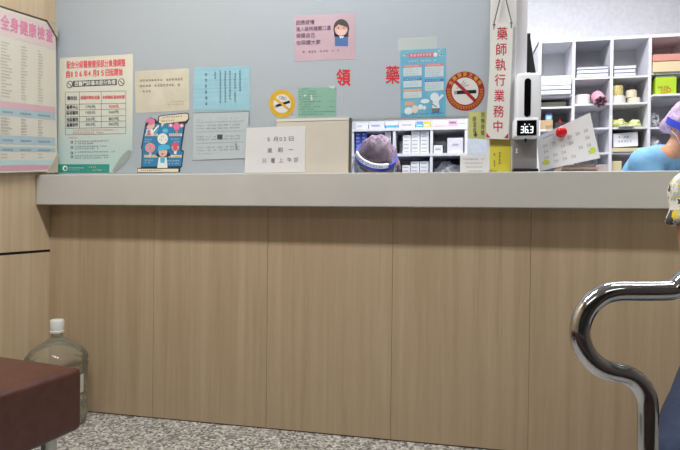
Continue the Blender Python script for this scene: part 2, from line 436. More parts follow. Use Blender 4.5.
for j, (a, b, c) in enumerate((('醫學中心', '170元', '420元'), ('區域醫院', '100元', '240元'), ('地區醫院', '50元', '80元'), ('基層診所', '50元', '50元'))):
    y = ys[1 + j] + 1
    S.text(mb, a, 66.8, y, 78.4, y + 3.9, M_INK, 2, .02); S.text(mb, b, 86, y, 95.5, y + 3.6, M_GREYINK, 2, .02); S.text(mb, c, 109, y, 119, y + 3.6, redi if j == 0 else M_GREYINK, 2, .02)
S.marks(mb, 73, 130, 118, 1.7, redi, 2, 1.8); S.marks(mb, 73, 132.4, 104, 1.7, redi, 2, 1.8)
mb.build('fee_table', root)
mb = MB(); S.marks(mb, 69, 137.2, 79, 1.8, redi, 2)
for j, y in enumerate((141, 146.3, 151.8, 155.6)):
    S.disc(mb, 72, y + 1.5, 1.3, 1.4, M_INK, 1, n=16); S.disc(mb, 72, y + 1.5, .7, .8, gp, 2, n=12)
    S.marks(mb, 75, y, 110 if j != 2 else 116, 1.6, M_INK, 2, 1.7)
    if j != 2: S.marks(mb, 75, y + 2.2, 94 + 5 * j, 1.6, M_INK, 2, 1.7)
mb.build('rule_lines', root)
mb = MB(); S.slope = 0; teal = mat('teal print', '#2c8f83', .6)
S.poly(mb, [(58.3, 164.3), (109.5, 164.3), (109.5, 172.6), (57.6, 172.8)], teal, 1)
S.disc(mb, 65.3, 168.3, 2.5, 2.7, MATS['white print'], 2); S.disc(mb, 65.7, 168.6, 1.4, 1.5, teal, 3)
S.marks(mb, 69, 167, 85, 1.8, MATS['white print'], 2, 1.4); S.marks(mb, 69, 169.6, 81, .9, MATS['white print'], 2, 1.4)
S.marks(mb, 89, 166.3, 98, 1.8, mat('yellow print', '#e5d24a', .6), 2); S.marks(mb, 93, 169.3, 103, 1.8, MATS['yellow print'], 2)
mb.build('footer_band', root)
mb = MB()
base = [S.w(x, y) for x, y in ((132.4, 151.5), (129.5, 158.5), (124.5, 165), (115.5, 172.6))]
fold = [b + Vector((-.008 - .010 * q, -.010, .004)) for b, q in zip(base, (0, 1, 1, 0))]
tip = [b + Vector((-.020 * q - .004, -.013, .006 + .012 * q)) for b, q in zip(base, (.2, 1, 1, .2))]
mb.add(base + fold + tip, [[i, i + 1, i + 5, i + 4] for i in range(3)] + [[i + 4, i + 5, i + 9, i + 8] for i in range(3)], mat('paper underside', '#a9b3ae', .7)); mb.build('curled_corner', root, True)

# --- cream typed note
root, S = glass_sheet('typed_note', 'cream note with three typed lines beside the tall fee notice', 'notice',
    [(134.9, 72.4), (136, 71.2), (187.6, 68.2), (189, 69.6), (189.4, 110.3), (136, 113.3)], noise_mat('cream paper', [(.35, '#c3bfae'), (.65, '#ccc8b9')], (1, 1, 1), 14, rough=.6, bump=.25))
S.slope = -.035; S.x0 = 135; mb = MB(); br = mat('brown ink', '#867d6f', .7)
S.marks(mb, 140, 79.5, 184.5, 2.6, br, 2, 2.9); S.marks(mb, 140, 85, 182.5, 2.6, br, 2, 2.9); S.marks(mb, 140, 90.4, 152, 2.6, br, 2, 2.9)
mb.build('lettering', root); mb = MB(); S.marks(mb, 171, 102.5, 185.5, 1.1, br, 2, 1.5); S.marks(mb, 168, 105.2, 185.5, 1.4, br, 2, 1.5); mb.build('lettering', root)

# --- light blue letter with vertical writing
root, S = glass_sheet('blue_letter', 'light blue sheet with columns of vertical handwriting on the glass', 'notice',
    [(194.2, 67.3), (249.7, 65.9), (249.7, 110.3), (193, 110.7)], noise_mat('blue paper', [(.3, '#86b6c8'), (.7, '#98c3d2')], (1, 1, 30), 3, rough=.65))
mb = MB(); bi = mat('navy ink', '#5c8299', .7)
for x, a, b, wd in ((239, 71.5, 94, 2.9), (234, 71.5, 105, 2.9), (229, 71.5, 103, 2.7), (224.3, 71.5, 105, 2.7), (219.4, 71.5, 106, 2.7), (214.3, 72, 81, 2.5)): S.vmarks(mb, x, a, b, wd, bi, 2, 2.7); mb.build('lettering', root); mb = MB()
for j in range(6):
    S.marks(mb, 205, 73 + j * 5.9, 208.4, 3.4, mat('dark navy ink', '#4a6f88', .7), 2, 3.2)
mb.build('lettering', root)

# --- clinic timetable
root, S = glass_sheet('timetable_sheet', 'pale blue timetable sheet with one dark stamped square below the light blue letter', 'notice',
    [(193.5, 113.5), (248.9, 111.5), (247, 158), (193.4, 160)], mat('pale blue paper', '#b3c0c6', .45))
S.slope = -.03; S.x0 = 193.5; mb = MB()
for y0, y1 in ((125.2, 128.2), (136.4, 139.2), (147.2, 150)):
    for yy in (y0, y1):
        S.marks(mb, 197, yy, 205, 1.4, M_GREYINK, 2, 1.5)
        for j in range(6): S.marks(mb, 206.2 + j * 5.9, yy, 210.8 + j * 5.9, 1.5, M_INK, 2, 1.5, .85)
for j in range(5): S.marks(mb, 219 + j * 6, 118.8, 220.6 + j * 6, 1.4, M_GREYINK, 2)
S.marks(mb, 197, 119.5, 204, 1.4, M_GREYINK, 2); S.marks(mb, 197, 153.4, 213, 1, M_GREYINK, 2, 1.2)
for y in (122.5, 132.3, 143.5): S.line(mb, 196, y, 244, y, .25, M_GREYINK, 1)
for x in (211, 223, 235): S.line(mb, x, 117, x, 152, .2, mat('pale ink', '#9aa3ad', .7), 1)
S.rect(mb, 217.4, 135.4, 222.6, 140, M_INK, 3); S.marks(mb, 235.5, 144.8, 239, 2.2, M_INK, 2); S.marks(mb, 235.5, 148.4, 239, 2.2, M_INK, 2)
mb.build('timetable_print', root)
mb = MB(); dk = mat('grey sleeve edge', '#7f878c', .5)
S.line(mb, 193, 113, 249.4, 113.2, .7, dk, 1); S.line(mb, 249.2, 113, 249.2, 127, .8, dk, 1); mb.build('sleeve_edge', root); mb = MB(); S.line(mb, 192.6, 160.4, 247, 160.2, .7, dk, 1)
mb.build('sleeve_edge', root)

# --- die-cut blue health poster
dp = [(145.6, 123), (147, 119), (150.6, 117.5), (155.5, 119), (157.5, 121.5), (158.3, 116.6), (160.5, 115.4), (186.5, 112.6), (189.2, 114), (189.4, 119), (187.6, 122.5), (185.4, 124.6),
      (181.6, 149.4), (184, 151), (182.2, 166.6), (180.6, 168.2), (180.2, 172.2), (137.4, 172.8), (137.4, 168.4), (141.2, 167.6), (142, 150.4), (141, 148)]
dark = mat('navy outline', '#1d3346', .55)
root, S = glass_sheet('die_cut_poster', 'blue cut-out poster with cartoon medical figures and a speech bubble', 'poster', dp, dark)
S.slope = 0; mb = MB(); bl = mat('poster blue', '#2f7fae', .55); cr = mat('bubble cream', '#dcd2bb', .55)
S.poly(mb, [(146.4, 123.6), (183.8, 124.4), (180.2, 149.6), (142.4, 148)], bl, 1); S.poly(mb, [(142.8, 150.6), (183, 151.6), (181.2, 166), (142.2, 166.6)], bl, 1)
S.poly(mb, [(142, 148), (181, 149), (181, 152), (143, 151.5)], bl, 1)
mb.build('blue_panel', root)
mb = MB(); S.poly(mb, [(159.2, 117.4), (161, 116.2), (186.2, 113.6), (188.4, 114.8), (188.3, 118.8), (186, 121), (164.5, 123.6), (161.8, 127.5), (161.6, 123.6), (159.2, 122.6)], cr, 2)
S.slope = -.07; S.x0 = 161; S.marks(mb, 162, 116.7, 184, 2, dark, 3, 2.3); S.marks(mb, 161.5, 120.3, 177, 2, dark, 3, 2.3); S.slope = 0
mb.build('speech_bubble', root)
mb = MB(); S.poly(mb, [(138, 168.9), (178.6, 168.8), (178.4, 171.9), (138, 172.2)], cr, 2); S.marks(mb, 141, 169.7, 164, 1.5, dark, 3, 2); mb.build('base_strip', root)
skp = mat('poster skin', '#dfb7a8', .6); pk = mat('poster pink', '#d579a1', .6); wh = MATS['white print']; lb = mat('poster light blue', '#4fb3d9', .6); rd = mat('poster rose', '#cf5a6c', .6)
mb = MB(); S.disc(mb, 150.5, 124.8, 4.6, 4.6, skp, 3); S.disc(mb, 150.6, 121.6, 4.8, 3.4, pk, 4); S.poly(mb, [(145.8, 123.6), (149, 121.8), (148, 125.5), (146.2, 127.5)], dark, 5)
S.poly(mb, [(147, 129.2), (153, 129.2), (154.5, 136), (146, 136)], wh, 3); S.disc(mb, 149.2, 132.5, 1.8, 3, pk, 4); S.line(mb, 153.5, 132, 159, 125.5, 1.7, wh, 4); S.line(mb, 155, 134, 158.5, 129.5, 1.6, lb, 4)
mb.build('cartoon_nurse', root)
mb = MB(); S.disc(mb, 163.6, 156.2, 7.2, 5.6, dark, 5, 180, 360); S.disc(mb, 163.3, 152.4, 4.4, 4.6, skp, 6); S.poly(mb, [(158.2, 150.8), (159, 146), (164, 144), (169.5, 145.4), (170.6, 149), (166, 150.4)], lb, 7)
S.disc(mb, 163, 154, 1.4, .8, rd, 8); S.poly(mb, [(159.2, 157.5), (167, 157.5), (168, 168), (157.6, 168)], wh, 6); S.poly(mb, [(160.6, 158), (165.6, 158), (165, 163), (161, 163)], lb, 7)
mb.build('cartoon_doctor', root)
mb = MB(); S.disc(mb, 163, 138.8, 5.2, 5.4, wh, 3); S.marks(mb, 161, 135.7, 165.2, 2, bl, 4, 2); S.marks(mb, 159.4, 138.9, 167, 1.9, bl, 4, 1.9)
S.disc(mb, 165.6, 130.8, 3, 2.4, lb, 3); S.marks(mb, 163.8, 130, 167.5, 1.5, wh, 4); mb.build('number_badge', root)
mb = MB()
S.disc(mb, 176.8, 126.6, 3.1, 4.2, pk, 3); S.disc(mb, 171, 125.5, 2.4, 2.2, pk, 3); S.disc(mb, 182, 125.8, 2.2, 2.2, pk, 3); S.disc(mb, 171, 125.5, 1.2, 1.1, wh, 4); S.disc(mb, 182, 125.8, 1.1, 1.1, wh, 4); S.rect(mb, 176, 129, 177.8, 133, pk, 3)
mb.build('cartoon_organ', root); mb = MB()
S.disc(mb, 150.4, 147.8, 5, 4.8, mat('organ pink', '#d9a3ab', .6), 3); S.ring(mb, 148.6, 147.6, 2, 2.6, .6, pk, 4, 18); S.ring(mb, 152.3, 147.8, 2, 2.6, .6, pk, 4, 18); S.rect(mb, 149.4, 151, 151.8, 155.5, skp, 3)
mb.build('cartoon_organ', root); mb = MB()
S.disc(mb, 175.6, 147.2, 3.6, 4.2, skp, 3); S.disc(mb, 175.6, 145, 3.5, 2.4, rd, 4); S.disc(mb, 175.6, 148.4, 2.4, 1.9, rd, 5); S.poly(mb, [(174, 151), (177.2, 151), (176.6, 154), (174.6, 154)], wh, 3)
mb.build('cartoon_organ', root)
mb = MB()
for x, y, w_ in ((145.4, 133.6, 13), (169.4, 133.6, 13), (144.6, 155, 13), (169, 155, 13)): S.rect(mb, x, y, x + w_, y + 2.6, cr, 4); S.marks(mb, x + .8, y + .5, x + w_ - .6, 1.6, dark, 6, 1.9); mb.build('caption_strip', root); mb = MB()
for x, y, w_ in ((145, 138.9, 8), (145, 141.2, 6), (171, 138.6, 10), (174, 141.2, 6), (144.6, 159.6, 9), (145, 162, 7), (166.6, 160.3, 14), (167.5, 163, 13)): S.marks(mb, x, y, x + w_, 1.3, wh, 3, 1.5); mb.build('caption_lettering', root); mb = MB()

# --- pink mask notice
root, S = glass_sheet('mask_notice', 'pink laminated notice with a cartoon girl in a face mask', 'notice',
    [(294.3, 15.9), (355.3, 13.3), (355.3, 59), (294.6, 61.7)], noise_mat('pink paper', [(.3, '#b99fae'), (.7, '#c1a7b6')], (1, 1, 1), 9, rough=.4, spec=.6))
S.slope = -.042; S.x0 = 294.3; mb = MB(); pu = mat('plum ink', '#7a5f7a', .7)
for t, y, x1 in (('因應疫情', 20.7, 314.5), ('進入診所請戴口罩', 27.2, 330.8), ('保護自己', 33.8, 315), ('也保護大家', 40.8, 320.6)): S.text(mb, t, 296.2, y, x1, y + 4.7, pu, 2, .012)
mb.build('lettering', root); mb = MB(); S.marks(mb, 302.5, 51.2, 343, 2.4, mat('faint plum ink', '#94708a', .7), 2, 2.9, .85); mb.build('lettering', root)
mb = MB(); S.slope = 0; hd = mat('cartoon hair', '#38363f', .6)
S.disc(mb, 341.4, 28.6, 7.9, 9.4, hd, 1); S.rect(mb, 334.2, 28, 348.6, 37, hd, 1); S.disc(mb, 341.2, 29.8, 6.4, 6.2, mat('cartoon skin', '#d9a99b', .6), 2)
S.poly(mb, [(334.8, 28), (337.5, 22.6), (345, 22.2), (348, 28), (344, 26.3), (338.6, 24.6)], hd, 3)
S.poly(mb, [(336.4, 30.2), (346.4, 30.2), (345, 34.8), (341.3, 35.9), (337.7, 34.8)], mat('cartoon mask', '#dfc0c6', .6), 3)
S.line(mb, 335.5, 30, 337, 31, .5, wh, 3); S.line(mb, 347.2, 30, 346, 31, .5, wh, 3)
S.disc(mb, 338.5, 28.2, .7, .7, hd, 3, n=10); S.disc(mb, 344, 28.2, .7, .7, hd, 3, n=10)
S.rect(mb, 335, 37.2, 348, 46, mat('cartoon blue', '#3f69a8', .6), 2); S.poly(mb, [(339, 36.4), (344.5, 36.4), (342.6, 38.6), (341.8, 37.4), (340.8, 38.8)], wh, 3)
mb.build('cartoon_girl', root)

# --- red vinyl characters on the glass
S = Sheet(1, GY, (0, -1, 0), 0, 0, .0002)
mb = MB(); S.text(mb, '領', 336.6, 69.5, 350.2, 86.3, M_RED, 1, .032); tag(mb.build('vinyl_character'), 'red character on the glass below the pink mask notice', 'lettering', 'red characters naming the pick-up window')
mb = MB(); S.text(mb, '藥', 385.8, 66, 399.4, 84.4, M_RED, 1, .016); tag(mb.build('vinyl_character'), 'red character on the glass touching the side of the blue health poster', 'lettering', 'red characters naming the pick-up window')

# --- yellow no smoking sticker
def circle_root(name, label, cx, cy, rx, ry, m):
    return glass_sheet(name, label, 'sign', [(cx + rx * math.cos(2 * PI * i / 40), cy + ry * math.sin(2 * PI * i / 40)) for i in range(40)], m)
yl = mat('sticker yellow', '#d0a92c', .5)
root, S = circle_root('no_smoking_sticker', 'small yellow round no-smoking sticker above the dated white paper', 282, 103.6, 13, 14.2, yl); S.slope = 0
mb = MB(); S.disc(mb, 282.2, 103.8, 8.7, 9.3, mat('sticker white', '#d4d4d4', .5), 1); mb.build('white_disc', root)
mb = MB(); S.slope = 0; S.line(mb, 276, 106.3, 290, 101.6, 2.6, M_BLACK, 2); S.line(mb, 274.8, 107, 276.6, 106.2, 2.4, MATS['grey plastic'], 3)
for j in range(3): S.ring(mb, 281 + 2 * j, 97.5 + j * .6, 2, 1.6, .5, M_GREYINK, 2, 14)
mb.build('cigarette', root)
mb = MB(); S.line(mb, 274.5, 98, 289.5, 109.6, 2.1, yl, 4); mb.build('slash', root)
mb = MB()
for j in range(26):
    a = 2 * PI * j / 26; x, y = 282 + 10.9 * math.cos(a), 103.6 + 11.9 * math.sin(a); S.marks(mb, x - .7, y - .7, x + .8, 1.5, mat('sticker orange', '#b9701f', .6), 2, 1.5)
mb.build('rim_lettering', root)

# --- big red no smoking sticker
rr = mat('sticker red', '#9c1a26', .45)
root, S = circle_root('no_smoking_sign', 'large red round no-smoking sign between the blue poster and the hanging sign', 465.1, 91.2, 19.4, 19.6, rr); S.slope = 0
mb = MB(); S.disc(mb, 465.1, 91.2, 13.4, 13.6, mat('sticker white', '#d4d4d4', .5), 1); mb.build('white_disc', root)
mb = MB(); S.line(mb, 457, 92.6, 476.2, 91.6, 3.5, M_BLACK, 2); S.line(mb, 454.2, 92.8, 457, 92.6, 3.5, MATS['grey plastic'], 3)
for a in ((456, 88.5, 461, 87, 466, 82.5), (461, 89, 465, 86, 469, 85), (458, 86, 462, 84, 464, 80.5)):
    S.line(mb, a[0], a[1], a[2], a[3], .6, M_GREYINK, 2); S.line(mb, a[2], a[3], a[4], a[5], .6, M_GREYINK, 2)
mb.build('cigarette', root)
mb = MB(); S.line(mb, 455.2, 81.6, 475.2, 101, 3.2, rr, 4); mb.build('slash', root)
mb = MB(); gold = mat('gold print', '#cf9a30', .5)
for j, ch in enumerate('全面禁菸之場所'):
    a = math.radians(-150 + 120 * j / 6); x, y = 465.1 + 16.4 * math.cos(a), 91.2 + 16.6 * math.sin(a); S.text(mb, ch, x - 1.9, y - 2.1, x + 1.9, y + 2.1, gold, 3, .04, a + PI / 2)
for j in range(22):
    a = math.radians(-5 + 190 * j / 21); x, y = 465.1 + 16.4 * math.cos(a), 91.2 + 16.6 * math.sin(a)
    for q in (-1.2, 0, 1.2): S.line(mb, x + q * math.cos(a) - .9 * math.sin(a), y + q * math.sin(a) + .9 * math.cos(a), x + q * math.cos(a) + .9 * math.sin(a), y + q * math.sin(a) - .9 * math.cos(a), .6, gold, 3)
mb.build('rim_lettering', root)

# --- teal notice, torn corner
root, S = glass_sheet('green_notice', 'green printed notice with torn white spots beside the yellow sticker', 'notice',
    [(298.2, 88), (336.2, 87), (336.2, 116.4), (298.2, 117.3)], mat('green paper', '#7fae9c', .65))
mb = MB(); gi2 = mat('green ink', '#37584d', .7)
for j, (a, b) in enumerate(((298.6, 310), (298.6, 317), (298.6, 317), (298.6, 321), (298.6, 313), (301, 322), (300, 312), (301, 321), (300, 314), (302, 335), (299, 325))):
    S.marks(mb, a, 88.6 + j * 2.55, b, 1.4, gi2, 2, 1.5, .9)
S.marks(mb, 329, 101.5, 335.6, 1.3, gi2, 2, 1.5); S.marks(mb, 329, 106.8, 335.6, 1.3, gi2, 2, 1.5); mb.build('lettering', root)
mb = MB(); wp = mat('torn paper white', '#c5d6d0', .8)
S.poly(mb, [(328.2, 87.4), (336, 86.6), (334, 89.6), (330.4, 89)], wp, 2); mb.build('torn_spot', root); mb = MB(); S.poly(mb, [(304, 95), (307, 94.6), (306, 97), (303.6, 96.6)], wp, 2); S.poly(mb, [(310.4, 96), (312, 95), (312.8, 100.4), (310.6, 101)], wp, 2)
mb.build('torn_spot', root)

# --- blue health poster + pale backing sheet above it
S = Sheet(1, GY, (0, -1, 0), 0, 0, .0003); mb = MB(); S.solid(mb, [(397.8, 38.4), (436.7, 36.2), (437, 49), (398.2, 52)], mat('pale green film', '#b6c4c6', .5), .0002)
tag(mb.build('pale_film_patch'), 'pale empty film patch stuck above the blue health poster', 'sticker')
root, S = glass_sheet('health_poster', 'light blue health poster with white text boxes and cartoon figures', 'poster',
    [(400.3, 50.4), (446, 48.2), (445.7, 116.8), (400.7, 117.3)], noise_mat('poster sky blue', [(.3, '#5fa9cf'), (.7, '#79b9d6')], (1, 1, 1), 16, rough=.4))
mb = MB(); S.poly(mb, [(409, 53.8), (433.5, 53.8), (434.5, 56), (433.5, 58.4), (409, 58.4), (408, 56)], mat('banner rose', '#c3788d', .5), 1); S.marks(mb, 410.4, 54.6, 433, 3, wh, 2, 3.1); S.disc(mb, 435.4, 56.4, 2, 2.2, wh, 2, n=16)
S.marks(mb, 408, 61, 437, 2, wh, 2, 2.1); mb.build('title_banner', root)
mb = MB(); pb = mat('poster box', '#c7d9e3', .5); db = mat('poster deep blue', '#3c86c5', .5); ro = mat('poster coral', '#cf8f98', .5); orr = mat('poster orange', '#d6a98a', .5)
for x0, y0, x1, y1, h in ((403.5, 65.5, 421.6, 76.4, ro), (425, 65.5, 443.6, 78.4, ro), (403.5, 78.6, 421.6, 87.8, db), (425, 80.8, 443.6, 92.2, db), (403.5, 89.8, 421.6, 98.6, orr)):
    S.rect(mb, x0, y0, x1, y1, pb, 1); S.rect(mb, x0, y0, x1, y0 + 2.6, h, 2); S.marks(mb, x0 + 1.5, y0 + .5, x1 - 2, 1.6, wh, 3, 1.8)
    y = y0 + 4
    while y < y1 - 1.6: S.marks(mb, x0 + 1.2, y, x1 - 2, 1.2, mat('poster ink', '#7d95a8', .6), 3, 1.4); y += 2.2
    mb.build('text_box', root); mb = MB()
mb = MB(); cloud = mat('poster cloud', '#d6e6ee', .5)
for x, y in ((405, 55.4), (440, 52.6), (441, 57)):
    S.disc(mb, x, y, 2, 1.1, cloud, 1, n=14); S.disc(mb, x + .6, y - .7, 1.2, 1, cloud, 1, n=14); mb.build('cartoon_cloud', root); mb = MB()
S.disc(mb, 425, 102.4, 4.6, 2.2, cloud, 1); S.disc(mb, 408.5, 111.5, 4, 3.8, cloud, 1); S.disc(mb, 415, 110, 3.4, 4, mat('figure cream', '#d9d2c8', .5), 2); S.disc(mb, 420.5, 108, 2.4, 2.6, cloud, 2); S.disc(mb, 424.4, 109, 1.8, 2, cloud, 2); S.rect(mb, 405, 102, 414, 106, orr, 1)
mb.build('cartoon_figures', root)
mb = MB(); gy = mat('figure grey', '#6a7078', .5)
S.disc(mb, 434.6, 99, 4.4, 4.6, cloud, 2); S.line(mb, 436, 104, 443, 97, 2.6, cloud, 3); S.poly(mb, [(433, 103.5), (438.5, 103), (440, 111), (431.6, 111)], cloud, 2); S.line(mb, 432.4, 106, 436.6, 108.6, .9, gy, 4); S.line(mb, 432, 103.5, 430, 101, .8, gy, 4)
S.poly(mb, [(431.4, 110), (440, 110), (439, 114), (432.4, 114)], gy, 3); mb.build('cartoon_mascot', root)
mb = MB(); S.marks(mb, 402.5, 114.2, 444, 1.7, mat('poster navy', '#2d5c86', .6), 2, 2.2, .8); mb.build('footer_lettering', root)

# --- beige board filling the pass-through + dated white paper in front of it
S = Sheet(1, GY + .004, (0, -1, 0), 0, 0, 0)
bb = thing('beige_board', 'plain beige board filling the pass-through behind the dated white paper', 'board', S.w(313, 172))
mb = MB(); p = [S.w(277.4, 120.4), S.w(349.6, 119.8)]
mb.box((p[0].x, GY - .008, 1.08), (p[1].x, GY + .012, p[0].z), noise_mat('beige board', [(.3, '#c5bfb4'), (.7, '#cbc6bb')], (1, 1, 1), 6, rough=.6), .001); mb.build('panel', bb)
mb = MB().box((p[0].x, GY - .010, p[0].z - .008), (p[1].x, GY + .013, p[0].z + .002), mat('board top edge', '#d9d4c9', .5)); mb.build('top_strip', bb)
mb = MB().box((p[1].x, GY - .009, 1.08), (p[1].x + .009, GY + .013, p[0].z), mat('dark seal', '#4a4542', .6)); mb.build('edge_seal', bb)
root, S = glass_sheet('dated_notice', 'white paper with a handwritten date standing against the beige board', 'notice',
    [(247.5, 128.2), (306.2, 126), (305.4, 172.6), (245.3, 173)], mat('notice paper', '#d3d4d6', .7), off=.0095)
S.slope = -.035; S.x0 = 247; mb = MB()
for t, y, xs_ in (('5月02日', 138, (268, 274, 280.2, 284.2, 289.6)), ('星期一', 149, (268.3, 278.7, 289.4)), ('只看上午診', 159.3, (262.8, 271.4, 279.4, 287.8, 294.6))):
    for ch, x in zip(t, xs_): S.text(mb, ch, x, y, x + (4.6 if ord(ch) > 200 else 2.7), y + (5 if ch != '一' else 5), mat('soft grey ink', '#82848a', .7), 2, 0)
    mb.build('lettering', root); mb = MB()

# --- hanging pharmacist sign
HY = 0.0
S = Sheet(1, HY, (0, -1, 0), 0, 0, 0)
sg = thing('hanging_sign', 'tall white hanging sign with one column of red characters', 'sign', S.w(497, 139))
spts = [(492.3, 24.2), (513.3, 21.6), (508.6, 139.6), (485.6, 138.4)]
mb = MB(); S.solid(mb, spts, mat('sign face', '#dddfdc', .5), .004); mb.build('panel', sg)
mb = MB()
for ch, xc, y0, y1 in zip('藥師執行業務中', (502.2, 501.4, 500.6, 500, 499.2, 498.6, 497.9), (27.2, 43.2, 58.8, 74.2, 89.8, 105.4, 120.6), (40.4, 56, 71.2, 86.4, 102.2, 117.8, 132.2)):
    S.text(mb, ch, xc - 5.2 + (.8 if ch == '中' else 0), y0, xc + 5.2 - (.8 if ch == '中' else 0), y1, mat('sign red', '#c22c47', .6), 1, .010)
S.poly(mb, [(486.4, 132.5), (490.5, 137.6), (486.2, 137.6)], MATS['sign red'], 1); S.poly(mb, [(508.2, 133), (508, 138.4), (504, 138.2)], MATS['sign red'], 1)
mb.build('lettering', sg)
mb = MB(); apex = S.w(503.5, -16) + Vector((0, .015, 0))
mb.tube([S.w(493.8, 26) + Vector((0, -.002, 0)), S.w(494.2, 22.5), S.w(500.2, -2), apex], .0022, mat('grey cord', '#65656c', .7), 8)
mb.tube([S.w(511.6, 24) + Vector((0, -.002, 0)), S.w(511.2, 20.5), S.w(505.5, -2), apex], .0022, MATS['grey cord'], 8); mb.build('cord', sg)
mb = MB()
for x, y in ((494, 25), (511.4, 23)): S.line(mb, x - 1.4, y, x + 1.4, y - .3, 1.2, MATS['grey cord'], 3); S.line(mb, x, y, x - .3, y + 5, .8, MATS['grey cord'], 3); mb.build('clip', sg); mb = MB()
S = Sheet(1, GY - .012, (0, -1, 0)); mb = MB(); c = apex; mb.lathe([(.006, -.016), (.006, 0), (.009, .003)], (c.x, .012, c.z), M_METAL, 14, Matrix.Rotation(PI / 2, 3, 'X')); tag(mb.build('sign_hook'), 'small metal hook on the white post holding the sign cord', 'hook')

# --- yellow notes and small info card
root, S = glass_sheet('yellow_note', 'pale yellow note with a black down arrow partly behind the hanging sign', 'note', [(468.6, 112.6), (488, 111.8), (488, 139.4), (468, 138.2)], mat('note yellow', '#c3c47a', .6))
mb = MB()
for ch, x, y in (('左', 481, 112.6), ('機', 481, 119), ('掛', 481, 125), ('號', 480.7, 131), ('請', 472.6, 117), ('至', 473, 122.6), ('此', 473, 128)): S.text(mb, ch, x, y, x + 3.6, y + 5, M_INK, 2, 0)
mb.build('lettering', root)
mb = MB(); S.slope = 0; S.rect(mb, 474.7, 131.8, 476.3, 134.6, M_INK, 2); S.poly(mb, [(473, 134.2), (478, 134.2), (475.5, 137.4)], M_INK, 2); mb.build('arrow', root)
root, S = glass_sheet('yellow_card', 'bright yellow card below the hanging sign on the white post', 'note', [(490, 139), (510.6, 139), (510.3, 173), (490, 173)], mat('bright yellow', '#d9cf45', .55), Y=GY - .0125)
S.slope = 0; mb = MB(); S.rect(mb, 490.2, 139.5, 510.4, 146, mat('dull yellow', '#b9aa52', .6), 1); S.line(mb, 490.2, 146, 510.4, 146, .6, mat('dark yellow line', '#978a3c', .6), 2); mb.build('dull_strip', root)  # duller strip along the top of the card, closed by a darker line
mb = MB(); S.vmarks(mb, 498.6, 152, 165, 2.6, mat('olive ink', '#6d6a2c', .7), 2, 3.2); S.vmarks(mb, 493.4, 153, 168, 2.2, MATS['olive ink'], 2, 3.6, .6); mb.build('lettering', root)
S = Sheet(1, -.02, (0, -1, 0), 0, 0, 0)
root = thing('info_card', 'small white card with four printed lines standing on the counter', 'card', S.w(474, 172))
mb = MB(); S.solid(mb, [(460.2, 155.3), (488.2, 155.2), (488, 173), (460, 173)], M_PAPER, .001); q = S.w(474, 172.6); mb.box((S.w(460.2, 172).x, -.02, 1.0805), (S.w(488, 172).x, .012, 1.0815), M_PAPER); mb.build('sheet', root)
mb = MB()
for j, (a, b) in enumerate(((463, 486), (465, 484.5), (466, 483), (467, 484))): S.marks(mb, a, 158.4 + 3.9 * j, b, 1.7, M_GREYINK, 2, 2)
mb.build('lettering', root)

# ================================================================== THERMOMETER DISPENSER
DY = -.02
def dx(x): return at(x, 150, 1, DY).x
def dz(y): return at(525, y, 1, DY).z
th = thing('thermometer_dispenser', 'white infrared thermometer hand sanitiser dispenser on a grey stand on the counter', 'thermometer', (dx(525), DY + .04, 1.08))
mb = MB().box((dx(513), DY - .01, 1.08), (dx(538.5), DY + .10, 1.098), M_BLACK, .004); mb.build('base', th)
mb = MB().box((dx(513.2), DY + .02, 1.096), (dx(538), DY + .075, dz(134)), mat('stand grey', '#8e8c90', .35, .2), .004); mb.build('stand', th)
mb = MB().box((dx(514.6), DY - .03, dz(122)), (dx(539.6), DY + .07, dz(74.6)), M_PLAST, .012).box((dx(512.8), DY - .034, dz(138.6)), (dx(537.6), DY + .07, dz(119)), M_PLAST, .008); mb.build('housing', th, True)
mb = MB(); zc0, zc1 = dz(115.5), dz(83.5); xm = dx(525.6); rw = .0115
prof = [(xm + rw * math.cos(a), zc1 + rw * math.sin(a)) for a in [PI * i / 12 for i in range(13)]] + [(xm + rw * math.cos(a), zc0 + rw * math.sin(a)) for a in [PI + PI * i / 12 for i in range(13)]]
n = len(prof); mb.add([(x, DY - .0318, z) for x, z in prof] + [(x, DY - .02, z) for x, z in prof], [list(range(n))] + [[i, i + n, (i + 1) % n + n, (i + 1) % n] for i in range(n)], mat('glossy black', '#08090b', .15)); mb.build('sensor_window', th)
mb = MB().box((dx(515.4), DY - .0362, dz(137)), (dx(534.8), DY - .03, dz(121.8)), MATS['glossy black'], .002); dsp = mb.build('display', th)
mb = MB(); lit = mat('lit digits', '#dfe6f2', .5, 0, .5, .9)
SEG = {'3': 'abgcd', '6': 'afgedc'}
def seg7(x, ch, w, y0, h):
    P = {'a': (0, 0, 1, 0), 'b': (1, 0, 1, .5), 'c': (1, .5, 1, 1), 'd': (0, 1, 1, 1), 'e': (0, .5, 0, 1), 'f': (0, 0, 0, .5), 'g': (0, .5, 1, .5)}
    for q in SEG[ch]:
        a = P[q]; S.line(mb, x + a[0] * w, y0 + a[1] * h, x + a[2] * w, y0 + a[3] * h, 1.05, lit, 0)
S = Sheet(1, DY - .0370, (0, -1, 0), 0, 0, 0, -.06, 129)
for x, ch in ((520.8, '3'), (525.3, '6'), (530.2, '3')): seg7(x, ch, 2.7, 126.6, 6)
S.disc(mb, 529.1, 132.9, .55, .6, lit, 0, n=10); S.rect(mb, 524, 123.6, 525, 125, lit, 0); S.rect(mb, 528.6, 123.8, 529.4, 125, lit, 0)
mb.build('digits', dsp)
mb = MB(); S = Sheet(1, DY + .0195, (0, -1, 0)); S.disc(mb, 516.6, 149.4, 1, 1.1, MATS['white print'], 0, n=14); S.line(mb, 516.6, 149.5, 516.6, 152.4, 1.2, MATS['white print'], 0); S.line(mb, 515.4, 152.6, 517.8, 152.6, .8, MATS['white print'], 0)
mb.build('stand_mark', th)
